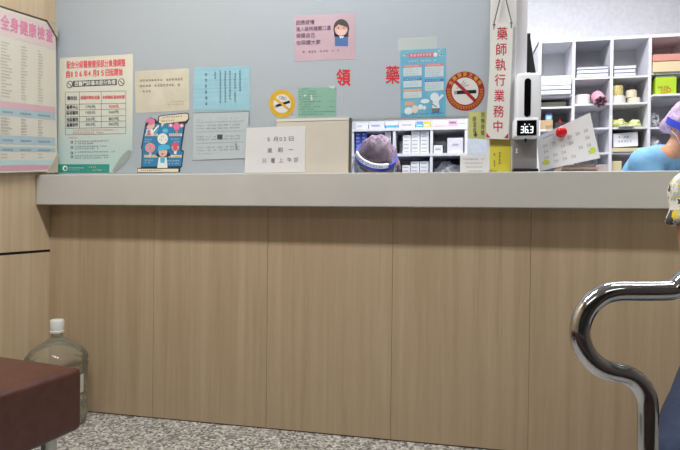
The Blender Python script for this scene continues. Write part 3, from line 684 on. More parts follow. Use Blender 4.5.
mb = MB().lathe([(.004, 0), (.004, .012)], (dx(525.4), DY + .0, dz(139.6) - .008), M_BLACK, 12); mb.build('nozzle', th)
mb = MB().box((dx(522.5), DY + .0, dz(75.2)), (dx(529.5), DY + .05, dz(72.8)), M_PLAST, .003); mb.build('top_button', th)

# black monitor behind, seen almost edge on, on a thin stand
MYY = .165
def qx(x): return at(x, 60, 1, MYY).x
def qz(y): return at(530, y, 1, MYY).z
mon = thing('edge_on_monitor', 'black flat monitor seen edge-on above the white thermometer dispenser', 'monitor', (qx(529), MYY + .01, 1.08))
MB().box((qx(527), MYY, qz(112)), (qx(530.2), MYY + .02, qz(33)), M_BLACK, .002).build('bezel', mon)
a, b, c_, z0, z1, z2 = qx(530), qx(537.5), MYY, qz(112), qz(80), qz(37)
mb = MB(); mb.add([(a, c_ + .002, z2), (a, c_ + .018, z2), (a, c_ + .002, z0), (a, c_ + .018, z0), (b, c_ + .006, z1), (b, c_ + .014, z1), (b, c_ + .006, z0), (b, c_ + .014, z0)],
       [[0, 4, 6, 2], [1, 3, 7, 5], [0, 1, 5, 4], [4, 5, 7, 6], [2, 6, 7, 3]], mat('monitor back', '#1d1e24', .5)); mb.build('back_shell', mon)
MB().tube([(a, c_ + .012, z0 + .03), (a, c_ + .012, 1.09)], .008, M_BLACK, 10).box((a - .05, c_ - .04, 1.0802), (a + .05, c_ + .08, 1.09), M_BLACK, .003).build('stand', mon)

# ================================================================== CALENDAR PAGE WITH RED MAGNET
S = Sheet(1, .045, (0, -1, 0), 0, 0, 0)
cal = thing('calendar_page', 'white calendar page tilted on the counter with two yellow marks', 'calendar', S.w(570, 171))
TL, TR, BR, BL = (536.8, 137.2), (590, 112.6), (600.2, 158), (539.4, 171.2)
def calp(u, v, k=0):
    x = (TL[0] * (1 - u) + TR[0] * u) * (1 - v) + (BL[0] * (1 - u) + BR[0] * u) * v; y = (TL[1] * (1 - u) + TR[1] * u) * (1 - v) + (BL[1] * (1 - u) + BR[1] * u) * v
    return S.w(x, y) + Vector((0, -.010 * math.sin(PI * u) * (.4 + .6 * v) - .0006 * k + .004 * math.sin(5 * v) * (1 - u), 0))
mb = MB(); N = 14; vs = [calp(i / N, j / N) for j in range(N + 1) for i in range(N + 1)]
mb.add(vs, [[j * (N + 1) + i, j * (N + 1) + i + 1, (j + 1) * (N + 1) + i + 1, (j + 1) * (N + 1) + i] for j in range(N) for i in range(N)], mat('calendar paper', '#e6e8ed', .7)); mb.build('sheet', cal, True)
mb = MB(); fi = mat('faint ink', '#b3b5bb', .7)
def cq(mb, u0, v0, u1, v1, m, k=1):
    for a in range(3):
        ua, ub = u0 + (u1 - u0) * a / 3, u0 + (u1 - u0) * (a + 1) / 3; mb.quad([calp(ua, v0, k), calp(ub, v0, k), calp(ub, v1, k), calp(ua, v1, k)], m)
def cm(mb, u, v, h, m):
    cq(mb, u, v, u + .028, v + .02, m); cq(mb, u, v + h - .02, u + .028, v + h, m); cq(mb, u + .02, v, u + .028, v + h, m); cq(mb, u + .042, v, u + .05, v + h, m); cq(mb, u + .042, v + h / 2, u + .07, v + h / 2 + .02, m); cq(mb, u + .062, v, u + .07, v + h, m)
for r_ in range(4):
    for c_ in range(6):
        if random.random() < .82: cm(mb, .1 + c_ * .145, .3 + r_ * .165, .07, fi)
cq(mb, .1, .1, .3, .13, mat('pale blue print', '#a9c4dd', .7))
mb.build('date_print', cal)
mb = MB(); hl = mat('highlighter', '#cfe03a', .6)
for u, v in ((.11, .80), (.90, .80)):
    mb.quad([calp(u + .055 * math.cos(2 * PI * i / 18), v + .065 * math.sin(2 * PI * i / 18), 2) for i in range(18)], hl); mb.build('highlighter_mark', cal); mb = MB()
c = at(561, 132.5, 1, .03); mb = MB(); R0 = .021
mb.lathe([(R0 * math.sin(PI * i / 20) + .00001, -R0 * math.cos(PI * i / 20) * .75) for i in range(21)], (c.x, .0225, c.z), mat('red plastic', '#d3202c', .25), 28, Matrix.Rotation(PI / 2 + .2, 3, 'X'))
mb.tube([(c.x, .012, c.z), (c.x, .042, c.z)], .006, MATS['red plastic'], 12)
tag(mb.build('round_magnet', None, True), 'shiny red round clip fixed on the tilted calendar page', 'magnet')
# clear stand that carries the page, papers behind it
mb = MB(); a, b = at(545, 171, 1, .055), at(596, 171, 1, .055)
mb.box((a.x, .056, 1.0802), (b.x, .0585, at(560, 125, 1, .056).z), clear('acrylic', '#eef2f2', .08, .05, .03), 0).box((a.x, .056, 1.0802), (b.x, .12, 1.083), MATS['acrylic'])
tag(mb.build('acrylic_stand'), 'clear acrylic stand behind the tilted calendar page', 'stand')
fs_ = thing('folder_stack', 'low stack of brown and pink folders behind the calendar page', 'folders', (at(579, 170, 1, .2).x, .2, 1.08))
xa, xb_ = at(560, 168, 1, .16).x, at(597, 168, 1, .16).x
z = 1.0802
for j, cc in enumerate(('#9d7a6a', '#b98f86', '#8b6f63', '#c7a79d', '#a08070')):
    MB().box((xa + .01 * random.random(), .15, z), (xb_ - .01 * random.random(), .32, z + .009), mat('folder ' + cc, cc, .7), .001, Matrix.Rotation(.0, 4, 'Z')).build('folder', fs_); z += .0095
mb = MB().box((at(598, 168, 1, .16).x, .16, 1.0802), (at(606.5, 168, 1, .16).x, .26, 1.128), mat('pinkish carton', '#c9bdb9', .7), .002); tag(mb.build('small_carton'), 'small pale carton on the counter beside the brown folders', 'box')

# ================================================================== MEDICINE SHELF BEHIND THE PASS-THROUGH
MY = .95
def mx_(x): return at(x, 145, 1, MY).x
def mz(y): return at(410, y, 1, MY).z
zs0, zs1, zs2, zs3 = mz(127.6), mz(153.4), mz(180), mz(206)
sh = thing('medicine_shelf', 'white pigeonhole medicine shelf seen through the pass-through window', 'shelf', (mx_(409), MY + .13, 0))
mb = MB(); x0, x1 = mx_(351), mx_(467)
for x in (351, 392.8, 430, 464.6): mb.box((mx_(x), MY, 0.0), (mx_(x) + .016, MY + .26, zs0), M_WHITEL)
mb.build('upright', sh)
for z in (zs0, zs1, zs2, zs3, .7, .35, .05): MB().box((x0, MY - .003, z - .016), (x1, MY + .26, z), M_WHITEL).build('shelf_board', sh)
MB().box((x0, MY + .255, 0), (x1, MY + .265, zs0), mat('shelf back grey', '#d6d6da', .7)).build('back_panel', sh)
def mbox(xa, ya, xb, yb2, cols, label, group=None, dep=.09, y0=0, stripe=None, name='medicine_box', floor=None, top=None):
    a, b = mx_(xa), mx_(xb); z0 = floor if floor is not None else mz(yb2); z1 = z0 + (mz(ya) - mz(yb2))
    cx, cz = (a + b) / 2, z0
    rt = thing(name, label, 'medicine box', (cx, MY + .012 + y0 + dep / 2, z0), group)
    body = mat('box ' + cols, cols, .55)
    MB().box((a, MY + .012 + y0, z0), (b, MY + .012 + y0 + dep, z1), body, .001).build('carton', rt)
    if stripe:
        sc, f0, f1, g0, g1 = stripe
        mb = MB(); Y = MY + .0113 + y0; mb.quad([(a + (b - a) * f0, Y, z0 + (z1 - z0) * g0), (a + (b - a) * f1, Y, z0 + (z1 - z0) * g0), (a + (b - a) * f1, Y, z0 + (z1 - z0) * g1), (a + (b - a) * f0, Y, z0 + (z1 - z0) * g1)], mat('print ' + sc, sc, .6)); mb.build('print_band', rt)
    return rt
for xa, xb, cc, st, lab in ((355.6, 367.4, '#d9d9de', ('#b9b9c4', .1, .5, .3, .6), 'plain white medicine box at the end of the shelf top over the blue boxes'),
        (368.6, 384, '#d2d0dc', ('#9a98b8', .15, .7, .35, .6), 'pale lavender medicine box on the shelf top above the bowed head'),
        (385.2, 397.2, '#dde3ea', ('#55a8d6', .0, 1, .12, .5), 'white medicine box with a light blue band on the shelf top'),
        (398.6, 414.6, '#d8d0d6', ('#b08fa2', .15, .8, .4, .55), 'wide pinkish white medicine box on the shelf top'),
        (416, 422.2, '#57a6d8', ('#d8e8f2', .1, .9, .3, .45), 'sky blue medicine box on the shelf top beside the yellow one'),
        (422.8, 430, '#e3b955', ('#e8e2c8', .1, .9, .3, .5), 'yellow orange medicine box on the shelf top'),
        (433, 447.6, '#dcd8de', ('#c690a6', .05, .95, .1, .28), 'white medicine box with a pink base line on the shelf top'),
        (448.4, 456.8, '#c9a3b8', ('#8d5f93', .1, .9, .55, .8), 'pink and purple medicine box on the shelf top'),
        (457.8, 466, '#d8d8da', ('#a9a9b0', .1, .9, .4, .6), 'small white medicine box at the end of the shelf top beside the yellow note')):
    mbox(xa, 120.2, xb, 126.6, cc, lab, 'medicine boxes on the shelf top', stripe=st, floor=zs0)
ht = (zs0 - .016 - zs1)
for cI, (xa, xb) in enumerate(((355.2, 360.6), (361.2, 366.4))):
    for r_ in range(6): mbox(xa, 129.4 + r_ * 4.0, xb, 133.2 + r_ * 4.0, '#34479c', 'small deep blue medicine box in a tight stack beside the hairnet', 'blue medicine boxes', stripe=('#8d9bd6', .1, .7, .35, .6), floor=zs1 + (5 - r_) * .0215)
for r_ in range(6): mbox(384.6, 129.4 + r_ * 4, 390.6, 133.2 + r_ * 4, '#d6d4da', 'narrow white medicine box stacked at the inner side of the first pigeonhole', 'narrow white medicine boxes', stripe=('#9f9fae', .15, .8, .4, .55), floor=zs1 + (5 - r_) * .0215)
for cI, (xa, xb, nn, dy) in enumerate(((397.8, 404.4, 4, .10), (402.6, 410.6, 5, 0), (411.2, 419.6, 6, 0), (420.2, 428.8, 6, 0))):
    for r_ in range(nn): mbox(xa, 129.4 + r_ * 4, xb, 133.2 + r_ * 4, '#e4e2e6', 'white medicine box stacked in the middle upper pigeonhole', 'white medicine boxes in the middle upper pigeonhole', y0=dy, stripe=('#a3a0ae', .12, .75, .4, .6), floor=zs1 + (nn - 1 - r_) * .0215)
for cI, (xa, xb, nn) in enumerate(((402.4, 410.4, 4), (411, 419.4, 5), (420, 428.8, 5))):
    for r_ in range(nn): mbox(xa, 155, xb, 158.8, '#e4e2e6', 'white medicine box stacked in the middle lower pigeonhole', 'white medicine boxes in the middle lower pigeonhole', stripe=('#a3a0ae', .12, .75, .4, .6), floor=zs2 + r_ * .0215)
for cI, (xa, xb) in enumerate(((369, 375.8), (376.4, 383.6))):
    for r_ in range(4): mbox(xa, 129.4, xb, 133.2, '#33343c', 'dark box filling the gap beside the blue boxes in the first pigeonhole', 'dark boxes filling the gap', y0=.05, stripe=('#5a6a7a', .1, .8, .3, .5), floor=zs1 + r_ * .0215)  # dark boxes fill the dark gap between the blue and white stacks
mbox(434.6, 136, 446, 150, '#b9b9bf', 'grey medicine carton leaning at the back of the upper pigeonhole', None, y0=.1, stripe=('#8a8a96', .2, .8, .5, .7), floor=zs1)
mbox(433.6, 143.6, 442.6, 151.6, '#d6d6db', 'small white carton in front of the grey carton in the pigeonhole', None, y0=0, dep=.08, stripe=('#9a9aa8', .2, .8, .4, .6), floor=zs1)
mbox(447.2, 136.6, 463.4, 151.6, '#cfcdd8', 'large pale lavender carton with small print in the upper pigeonhole', None, y0=.0, stripe=('#a5a3b8', .3, .7, .5, .62), floor=zs1)
bagm = clear('plastic bag', '#dfe1e6', .25, .2, .5, '#cfd1d9')
def bag(name, label, cx, cy, cz, rx, ry, rz, m, cat='plastic bag', group=None, seed=1, amp=.35):
    bm = bmesh.new(); bmesh.ops.create_icosphere(bm, subdivisions=4, radius=1)
    for v in bm.verts:
        d = noise.noise(v.co * 1.7 + Vector((seed, 0, 0))) * amp + noise.noise(v.co * 4 + Vector((0, seed, 0))) * amp * .5
        v.co *= 1 + d; v.co.z = max(v.co.z, -.78)
    bm.verts.index_update(); mb = MB(); zmin = min(v.co.z for v in bm.verts)
    mb.add([(cx + v.co.x * rx, cy + v.co.y * ry, cz + (v.co.z - zmin) * rz) for v in bm.verts], [[v.index for v in f.verts] for f in bm.faces], m); bm.free()
    return tag(mb.build(name, None, True), label, cat, group)
bag('plastic_bag', 'crumpled clear plastic bag in the lower pigeonhole behind the info card', mx_(448), MY + .08, zs2, .075, .06, .06, bagm, seed=4)
bag('dark_pouch', 'dark grey pouch behind the clear bag in the lower pigeonhole', mx_(455), MY + .19, zs2, .06, .03, .085, mat('dark pouch', '#4a4850', .6), 'pouch', seed=9)

# ================================================================== BOOKCASE ON THE BACK WALL
BY = 1.28
def bX(x, y=100): return at(x, y, 1, BY).x
def bZ(y, x=610): return at(x, y, 1, BY).z
BXs = [bX(539.4), bX(573.3), bX(611.2), bX(649.4)]; pitch = BXs[3] - BXs[2]; BXs.append(BXs[3] + pitch); ZT = 1.997
bc = thing('bookcase', 'white open bookcase with stationery against the pharmacy back wall', 'shelf', ((BXs[0] + BXs[-1]) / 2, BY + .14, 0))
for x in BXs: MB().box((x - .008, BY, 0), (x + .008, BY + .235, ZT), M_WHITEL).build('upright', bc)
MB().box((BXs[0] - .008, BY - .002, ZT - .016), (BXs[-1] + .008, BY + .235, ZT + .002), M_WHITEL).build('top_board', bc)
MB().box((BXs[0], BY + .225, 0), (BXs[-1], BY + .232, ZT - .01), mat('bookcase back', '#cfcfd1', .7)).build('back_panel', bc)
Z = [bZ(76.5), bZ(103), bZ(127.3), bZ(152.3)]
Zc = {0: [bZ(93), bZ(105), bZ(128), bZ(152.3)], 1: Z, 2: Z, 3: [bZ(74.5), bZ(99), bZ(128), bZ(152.3)]}
for c_ in range(4):
    for z in Zc[c_] + [bZ(175), .95, .7, .45, .2, .06]: MB().box((BXs[c_] + .008, BY + .002, z - .011), (BXs[c_ + 1] - .008, BY + .225, z), M_WHITEL).build('shelf_board', bc)
def bbox(xa, xb, col, row, h, dep=.2, y0=.01):  # helper extents on a shelf
    return (bX(xa), BY + y0, Zc[col][row]), (bX(xb), BY + y0 + dep, Zc[col][row] + h)
def papers(name, label, xa, xb, col, row, hs, cols, y0=-.02):
    a, b = bX(xa), bX(xb); z = Zc[col][row] + .0004
    rt = thing(name, label, 'papers', ((a + b) / 2, BY + .1, z))
    for j, (h, c_) in enumerate(zip(hs, cols)):
        dx_ = random.uniform(-.004, .0)
        MB().box((a + abs(dx_), BY + y0, z), (b - random.uniform(0, .004), BY + .215, z + h), mat('paper ' + c_, c_, .7), .0008).build('ream', rt); z += h + .0006
papers('paper_stack', 'white paper stack in the first bookcase column beside the dispenser', 540.6, 570.6, 0, 0, (.022, .006, .02, .004, .055), ('#dfe3ee', '#5d6270', '#e4e7f1', '#6b7080', '#e6e9f2'))
papers('paper_stack', 'blue-edged paper stack in the top cell of the second bookcase column', 576.4, 608.4, 1, 0, (.02, .004, .018, .004, .012, .006), ('#d5d6e4', '#4e5a86', '#d9dae6', '#4a4f63', '#c4c9da', '#5a5f70'), 0.0)
papers('paper_stack', 'short paper stack in the top cell beside the salmon box column', 613.4, 635.6, 2, 0, (.016, .004, .016, .005, .016), ('#d2d2de', '#70748a', '#d9d9e3', '#585a68', '#d4d4de'), 0.0)
# first column
mb = MB(); a, b = bbox(541, 553.6, 0, 2, .058); mb.box(a, b, mat('kraft card', '#b89a72', .7), .002); tag(mb.build('card_box'), 'tan cardboard box in the first bookcase column', 'box')
mb = MB(); xa, xb_ = bX(546.6), bX(553.4); z0 = Zc[0][2] + .058; mb.box((xa, BY + .03, z0), (xb_, BY + .05, z0 + .043), mat('blue packet', '#4f86c4', .5), .001)
pk_ = thing('blue_packet', 'small blue packet standing on the tan cardboard box', 'packet', ((xa + xb_) / 2, BY + .04, z0)); mb.build('carton', pk_)
mb = MB(); mb.quad([(xa + .006, BY + .0294, z0 + .008), (xb_ - .006, BY + .0294, z0 + .008), (xb_ - .006, BY + .0294, z0 + .03), (xa + .006, BY + .0294, z0 + .03)], mat('pale picture', '#a9c9e4', .6)); mb.build('picture', pk_)
pn = thing('pen_tray', 'black desk tray with a red stamp in the first bookcase column', 'tray', (bX(562), BY + .08, Zc[0][2]))
a, b = bbox(555.4, 569.4, 0, 2, .042, .14); MB().box(a, b, mat('tray black', '#26242a', .5), .004).build('tray', pn)
MB().lathe([(.010, 0), (.012, .012), (.007, .018), (.009, .032), (.001, .036)], (bX(562.3), BY + .06, Zc[0][2] + .042), mat('stamp red', '#9c2530', .4), 16).build('stamp', pn, True)
a, b = bbox(542, 568, 0, 1, .040, .2, .05); mb = MB().box(a, b, mat('olive box', '#8a8878', .7), .003); tag(mb.build('flat_box'), 'flat grey olive box below the white paper stack', 'box')
# second column: rolls
def roll(name, label, cx, y, z, r, h, col, hole, cat='tape roll', group=None, xf=None):
    mb = MB(); prof = [(hole, 0), (r - .003, 0), (r, .003), (r, h - .003), (r - .003, h), (hole, h), (hole, 0)]
    mb.lathe(prof, (cx, y, z), mat('roll ' + col, col, .6), 32, xf, False); return tag(mb.build(name, None, True), label, cat, group)
roll('paper_roll', 'white paper roll on the second column shelf beside the pink roll', bX(584.6), BY + .06, Zc[1][1], .045, .062, '#d8d5d2', .012)
pr = thing('pink_roll', 'pink fabric roll with dark pattern jutting over the shelf edge', 'roll', (bX(600.6), BY, bZ(109)))
rx = Matrix.Rotation(PI / 2 + .55, 3, 'X')
cf = at(600.6, 101.6, 1, BY - .05); mb = MB(); c = cf - rx @ Vector((0, 0, .10)); mb.lathe([(.012, 0), (.031, 0), (.034, .004), (.035, .03), (.032, .036), (.035, .044), (.035, .096), (.032, .10), (.012, .10), (.012, 0)], c, mat('roll pink', '#d08fa3', .7), 32, rx, False); mb.build('roll', pr, True)
mb = MB(); mb.lathe([(.0135, .1005), (.023, .1005)], c, mat('dark print', '#3a2a34', .7), 26, rx, False)
for j in range(7):
    a = 2 * PI * j / 7; mb.lathe([(.0005, .1012), (.006, .1012)], c + rx @ Vector((.029 * math.cos(a), .029 * math.sin(a), 0)), MATS['dark print'], 10, rx, False)
mb.build('dark_pattern', pr)
# third column
roll('paper_roll', 'wide white roll under the yellow patterned roll in the third column', bX(619.8), BY + .05, Zc[2][1], .044, .045, '#dad6cf', .012)
yr = roll('patterned_roll', 'mustard patterned roll on top of the wide white roll', bX(619), BY + .05, Zc[2][1] + .0455, .036, .062, '#b7a55c', .010)
yr.data.materials.clear(); yr.data.materials.append(noise_mat('mustard pattern', [(.4, '#a8933f'), (.5, '#d6cda2'), (.6, '#b5a24e')], (1, 1, 1), 90, rough=.7))
roll('tape_roll', 'lower cream tape roll, standing beside the wide white roll in the third column', bX(637), BY + .06, Zc[2][1], .036, .036, '#d3cab4', .018)
roll('tape_roll', 'upper cream tape roll stacked on another cream roll in the third column', bX(634.4), BY + .06, Zc[2][1] + .0365, .030, .046, '#cfc5ac', .014)
yp = noise_mat('yellow packet', [(.42, '#c9d13a'), (.52, '#e2e4cf'), (.62, '#b9b838')], (1, 1, 1), 38, rough=.4)
bag('snack_packet', 'yellow and white crumpled packet in the third column, larger one', bX(621), BY + .07, Zc[2][2] + .004, .05, .05, .031, yp, 'packet', seed=2, amp=.3)
bag('snack_packet', 'yellow and white crumpled packet at the divider, smaller one', bX(638.5), BY + .07, Zc[2][2], .036, .05, .030, yp, 'packet', seed=6, amp=.3)
mb = MB().box((bX(618.6), BY - .03, Zc[2][2] + .0002), (bX(634), BY + .17, Zc[2][2] + .003), M_PAPER); tag(mb.build('loose_sheet'), 'loose white sheet jutting from under the yellow packets', 'paper')
cb = thing('card_bin', 'dark bin with a handwritten white card on a cream tray', 'bin', (bX(626), BY + .08, Zc[2][3]))
a, b = bbox(613.6, 640, 2, 3, .105, .16, .03); b = (b[0], b[1], Zc[2][3] + .118); a = (a[0], a[1], Zc[2][3] + .026); MB().box(a, b, mat('bin grey', '#55565e', .6), .004).build('bin', cb)
a, b = bbox(612.8, 645, 2, 3, .024, .22, -.005); MB().box(a, b, mat('cream tray', '#cfc49c', .6), .003).build('tray', cb)
S = Sheet(1, BY + .024, (0, -1, 0), -.02, 612); q = MB(); S.solid(q, [(613.2, 133.8), (637.6, 132.4), (638, 146.4), (613.4, 147.4)], M_PAPER); cd = q.build('card', cb)
q = MB(); S.marks(q, 618, 136.3, 631, 2.2, mat('blue pen', '#6a7296', .7), 1, 2.8); S.marks(q, 618, 140.6, 632, 2.2, MATS['blue pen'], 1, 2.8); q.build('handwriting', cb)
zz = bZ(175)
mb = MB(); mb.box((bX(613.4), BY + .02, zz), (bX(624), BY + .2, zz + .085), mat('cream tray', '#cfc49c', .6), .003); tag(mb.build('cream_box'), 'cream box in the lowest visible cell of the third column', 'box')
# fourth column
sb = thing('salmon_box', 'large cream box with a salmon lid at the top of the fourth column', 'box', (bX(666), BY + .1, Zc[3][0]))
MB().box((bX(652), BY - .01, Zc[3][0]), (bX(682), BY + .215, Zc[3][0] + .062), mat('cream carton', '#d3c29c', .6), .003).build('carton', sb)
MB().box((bX(651.8), BY - .014, Zc[3][0] + .062), (bX(682.4), BY + .218, Zc[3][0] + .103), mat('salmon lid', '#cc8b7c', .6), .003).build('lid', sb)
gb = thing('green_box', 'lime green packet box with red writing in a dark cell', 'box', (bX(666), BY + .08, Zc[3][1] + .012))
MB().box((bX(655.4), BY + .0, Zc[3][1] + .0145), (bX(676.4), BY + .15, Zc[3][1] + .117), mat('lime green', '#a9c928', .5), .003).build('carton', gb)
MB().box((bX(656), BY + .01, Zc[3][1] + .117), (bX(676), BY + .15, Zc[3][1] + .141), clear('cloudy lid', '#cfd6c8', .2, .2, .5, '#aeb3a2'), .004).build('cloudy_lid', gb)
S = Sheet(1, BY - .001, (0, -1, 0)); q = MB(); 
for x, y, w_ in ((658, 86, 5), (661, 88.5, 6), (664, 85.6, 5), (660, 91.5, 8)): S.marks(q, x, y, x + w_, 2.6, mat('packet red', '#c0562c', .6), 0, 2.6)
S.ring(q, 668.6, 90, 2.4, 2.4, .8, MATS['packet red'], 0, 18); q.build('red_writing', gb)
mb = MB().box((BXs[3] + .012, BY + .16, Zc[3][1] + .0005), (BXs[4] - .012, BY + .215, Zc[3][1] + .135), mat('dark binder', '#2c2d33', .6), .002); tag(mb.build('dark_infill'), 'dark binder panel across the cell behind the lime green packet box', 'infill')  # dark infill across the whole cell, giving its dark interior
mb = MB().box((bX(650.8), BY - .03, Zc[3][1] + .0005), (bX(684), BY + .15, Zc[3][1] + .014), mat('white tray', '#dcdce6', .4), .003); tag(mb.build('white_tray'), 'flat white tray under the lime green packet box', 'tray')
gbag = noise_mat('grey plastic wrap', [(.38, '#5f6068'), (.5, '#c9c9cf'), (.62, '#8b8c94')], (1, 1, 1), 45, rough=.35)
bag('wrapped_bundle', 'grey plastic wrapped bundle, upper of two behind the hairnet', bX(658), BY + .1, Zc[3][2], .045, .06, .058, gbag, 'bundle', seed=3, amp=.25)
bag('wrapped_bundle', 'grey plastic wrapped bundle, lower of two behind the hairnet', bX(658.5), BY + .1, Zc[3][3], .046, .06, .058, gbag, 'bundle', seed=8, amp=.25)

# ================================================================== WATER BOTTLE
bc0 = Vector((.160, -.145, 0)); R = .122
bt = thing('water_bottle', 'large empty clear water bottle standing in the wood corner', 'bottle', bc0)
prof = [(.02, .012), (R - .02, .004), (R - .004, .012), (R, .03)]
z = .03
for zz in (.07, .13, .19): prof += [(R, zz - .008), (R - .006, zz), (R, zz + .008)]
prof += [(R, .235), (R + .003, .25), (R, .262), (R - .004, .268), (R + .003, .280), (R, .292), (R - .006, .302), (R - .022, .322), (R - .045, .340), (R - .07, .354), (.036, .366), (.024, .374), (.021, .384), (.021, .412)]
mb = MB(); mb.lathe(prof, bc0, clear('bottle plastic', '#f5f6f0', .20, .08, .15, '#d6d4c5'), 56, None, False); mb.build('bottle_body', bt, True)
mb = MB(); mb.lathe([(.024, .392), (.029, .394), (.0295, .402), (.027, .404), (.0285, .444), (.025, .449), (.001, .450)], bc0, mat('bottle cap', '#dfe2e2', .4), 30); mb.build('cap', bt, True)
mb = MB(); a0, a1 = math.radians(-35), math.radians(5)
vs = [bc0 + Vector(((R + .0015) * math.cos(a0 + (a1 - a0) * i / 10), (R + .0015) * math.sin(a0 + (a1 - a0) * i / 10), zz)) for zz in (.145, .222) for i in range(11)]
mb.add(vs, [[i, i + 1, i + 12, i + 11] for i in range(10)], mat('bottle label', '#cfd3cc', .6)); mb.build('label_sticker', bt, True)

# ================================================================== BROWN BENCH
cor = Vector((.690, -.675, 0)); e1 = Vector((-.987, .160, 0)); e2 = Vector((-.156, -.988, 0)).normalized(); e1 = Vector((e2.y, -e2.x, 0))
L1, L2 = .44, 1.25
lea = noise_mat('brown leather', [(.3, '#4d2d27'), (.7, '#59362e')], (1, 1, 1), 30, 6, rough=.36, spec=.5, bump=.08)
bn = thing('leather_bench', 'brown leather upholstered bench with short steel legs beside the wood wall', 'bench', cor + e1 * L1 / 2 + e2 * L2 / 2)
Mx = Matrix(((e1.x, e2.x, 0, cor.x), (e1.y, e2.y, 0, cor.y), (0, 0, 1, 0), (0, 0, 0, 1)))
bm = bmesh.new(); bmesh.ops.create_cube(bm, size=1)
for v in bm.verts: v.co = Vector(((v.co.x + .5) * L1, (v.co.y + .5) * L2, .325 + v.co.z * .196))
bmesh.ops.bevel(bm, geom=[e for e in bm.edges], offset=.022, segments=5, affect='EDGES', profile=.6)
bmesh.ops.subdivide_edges(bm, edges=[e for e in bm.edges if e.calc_length() > .15], cuts=10, use_grid_fill=True)
for v in bm.verts:
    x, y, z = v.co
    if z > .36: v.co.z += .010 * math.sin(PI * min(1, max(0, x / L1))) * math.sin(PI * min(1, max(0, y / L2)))
bm.verts.index_update(); mb = MB(); mb.add([Mx @ v.co for v in bm.verts], [[v.index for v in f.verts] for f in bm.faces], lea); bm.free(); mb.build('cushion', bn, True)
for a in (.055, L1 - .055):
    for b in (.075, L2 - .09): MB().lathe([(.02, 0), (.022, .004), (.022, .228)], Mx @ Vector((a, b, 0)), mat('leg steel', '#b9b9b8', .3, .8), 20).build('leg', bn, True)

# added unseen dark bench behind the camera, for the steel rail to reflect
b2 = thing('reflection_bench', 'added dark brown bench behind the camera, mirrored in the steel handrail', 'bench', (1.9, -2.15, 0))
MB().box((.75, -2.45, .22), (3.2, -1.72, .42), mat('dark bench leather', '#2b1d1a', .5), .03).build('cushion', b2, True)
for xx in (.9, 3.05):
    for yy in (-2.38, -1.79): MB().lathe([(.02, 0), (.022, .004), (.022, .23)], (xx, yy, 0), MATS['leg steel'], 16).build('leg', b2, True)

# ================================================================== STEEL RAIL
TR_ = .92
path = [(770, 262), (715, 266), (695, 272), (684, 281), (676, 288), (668, 290.5), (640, 291), (622, 291), (611, 292.3), (601, 296), (591.5, 303.5), (585, 312.5), (581, 322.5), (580, 332.5), (581.5, 342.5), (586, 352.5), (593, 361.5), (602, 368), (612, 371.5), (623, 373.8), (633.5, 378.5), (641.5, 386.5), (646, 396), (647.6, 407), (648, 420), (648, 435), (648, 450)]
pts = [dist(x, y, TR_) for x, y in path]; e = pts[-1].copy(); pts += [Vector((e.x + .001 * q, e.y, e.z + (0.012 - e.z) * q / 6)) for q in range(1, 7)]
def smooth_path(P, n=5):
    out = []
    for i in range(len(P) - 1):
        p0, p1, p2, p3 = P[max(i - 1, 0)], P[i], P[i + 1], P[min(i + 2, len(P) - 1)]
        for k in range(n):
            t = k / n; out.append(.5 * ((2 * p1) + (p2 - p0) * t + (2 * p0 - 5 * p1 + 4 * p2 - p3) * t * t + (3 * p1 - p0 - 3 * p2 + p3) * t ** 3))
    return out + [P[-1]]
rl = thing('steel_handrail', 'polished steel tube handrail bent in an S curve', 'handrail', Vector((e.x, e.y, 0)))
mb = MB(); sp = smooth_path(pts); far = sp[0]
mb.tube([Vector((far.x + .02, far.y, 0.012)), Vector((far.x + .02, far.y, far.z - .05))] + [far + Vector((.018, 0, -.02))] + sp, .0172, M_STEEL, 28); mb.build('tube', rl, True)
for q in (pts[-1], Vector((far.x + .02, far.y, 0))): MB().lathe([(.045, 0), (.045, .006), (.022, .012), (.018, .016)], (q.x, q.y, 0), M_STEEL, 28).build('floor_flange', rl, True)

# ================================================================== PEOPLE
def limb_mesh(J, E, side, flat=()):
    """tapering limbs between the joints, overlapping at them; radius = r or (sideways, front to back)"""
    side = Vector(side).normalized(); vs, fs = [], []
    def frame(t):
        a = side - t * side.dot(t)
        if a.length < .25: a = t.orthogonal()
        a.normalize(); return a, t.cross(a)
    def put(v, f):
        o = len(vs); vs.extend(v); fs.extend([[q + o for q in g] for g in f])
    for a, b in E:
        pa, ra = J[a]; pb, rb = J[b]; pa, pb = Vector(pa), Vector(pb); ra = ra if isinstance(ra, tuple) else (ra, ra); rb = rb if isinstance(rb, tuple) else (rb, rb)
        t = (pb - pa); L = t.length
        if L < 1e-5: continue
        t /= L; ax, ay = frame(t); n = 24; v = []
        prof = []
        for k in range(7):
            q = PI / 2 * k / 6; prof.append((pa - t * min(ra) * math.cos(q), (ra[0] * math.sin(q), ra[1] * math.sin(q))))
        for k in range(1, 6):
            u = k / 6; w = u * u * (3 - 2 * u); prof.append((pa.lerp(pb, u), tuple(ra[q] + (rb[q] - ra[q]) * w for q in (0, 1))))
        for k in range(7):
            q = PI / 2 * k / 6; prof.append((pb + t * min(rb) * math.sin(q) * (.12 if b in flat else 1), (rb[0] * math.cos(q), rb[1] * math.cos(q))))
        for c, (rx, ry) in prof:
            rx, ry = max(rx, 1e-4), max(ry, 1e-4)
            for m_ in range(n): th = 2 * PI * m_ / n; v.append(c + ax * rx * math.cos(th) + ay * ry * math.sin(th))
        np_ = len(prof)
        f = [[p * n + m_, p * n + (m_ + 1) % n, (p + 1) * n + (m_ + 1) % n, (p + 1) * n + m_] for p in range(np_ - 1) for m_ in range(n)]
        f += [list(range(n))[::-1], [(np_ - 1) * n + m_ for m_ in range(n)]]
        put(v, f)
    return vs, fs

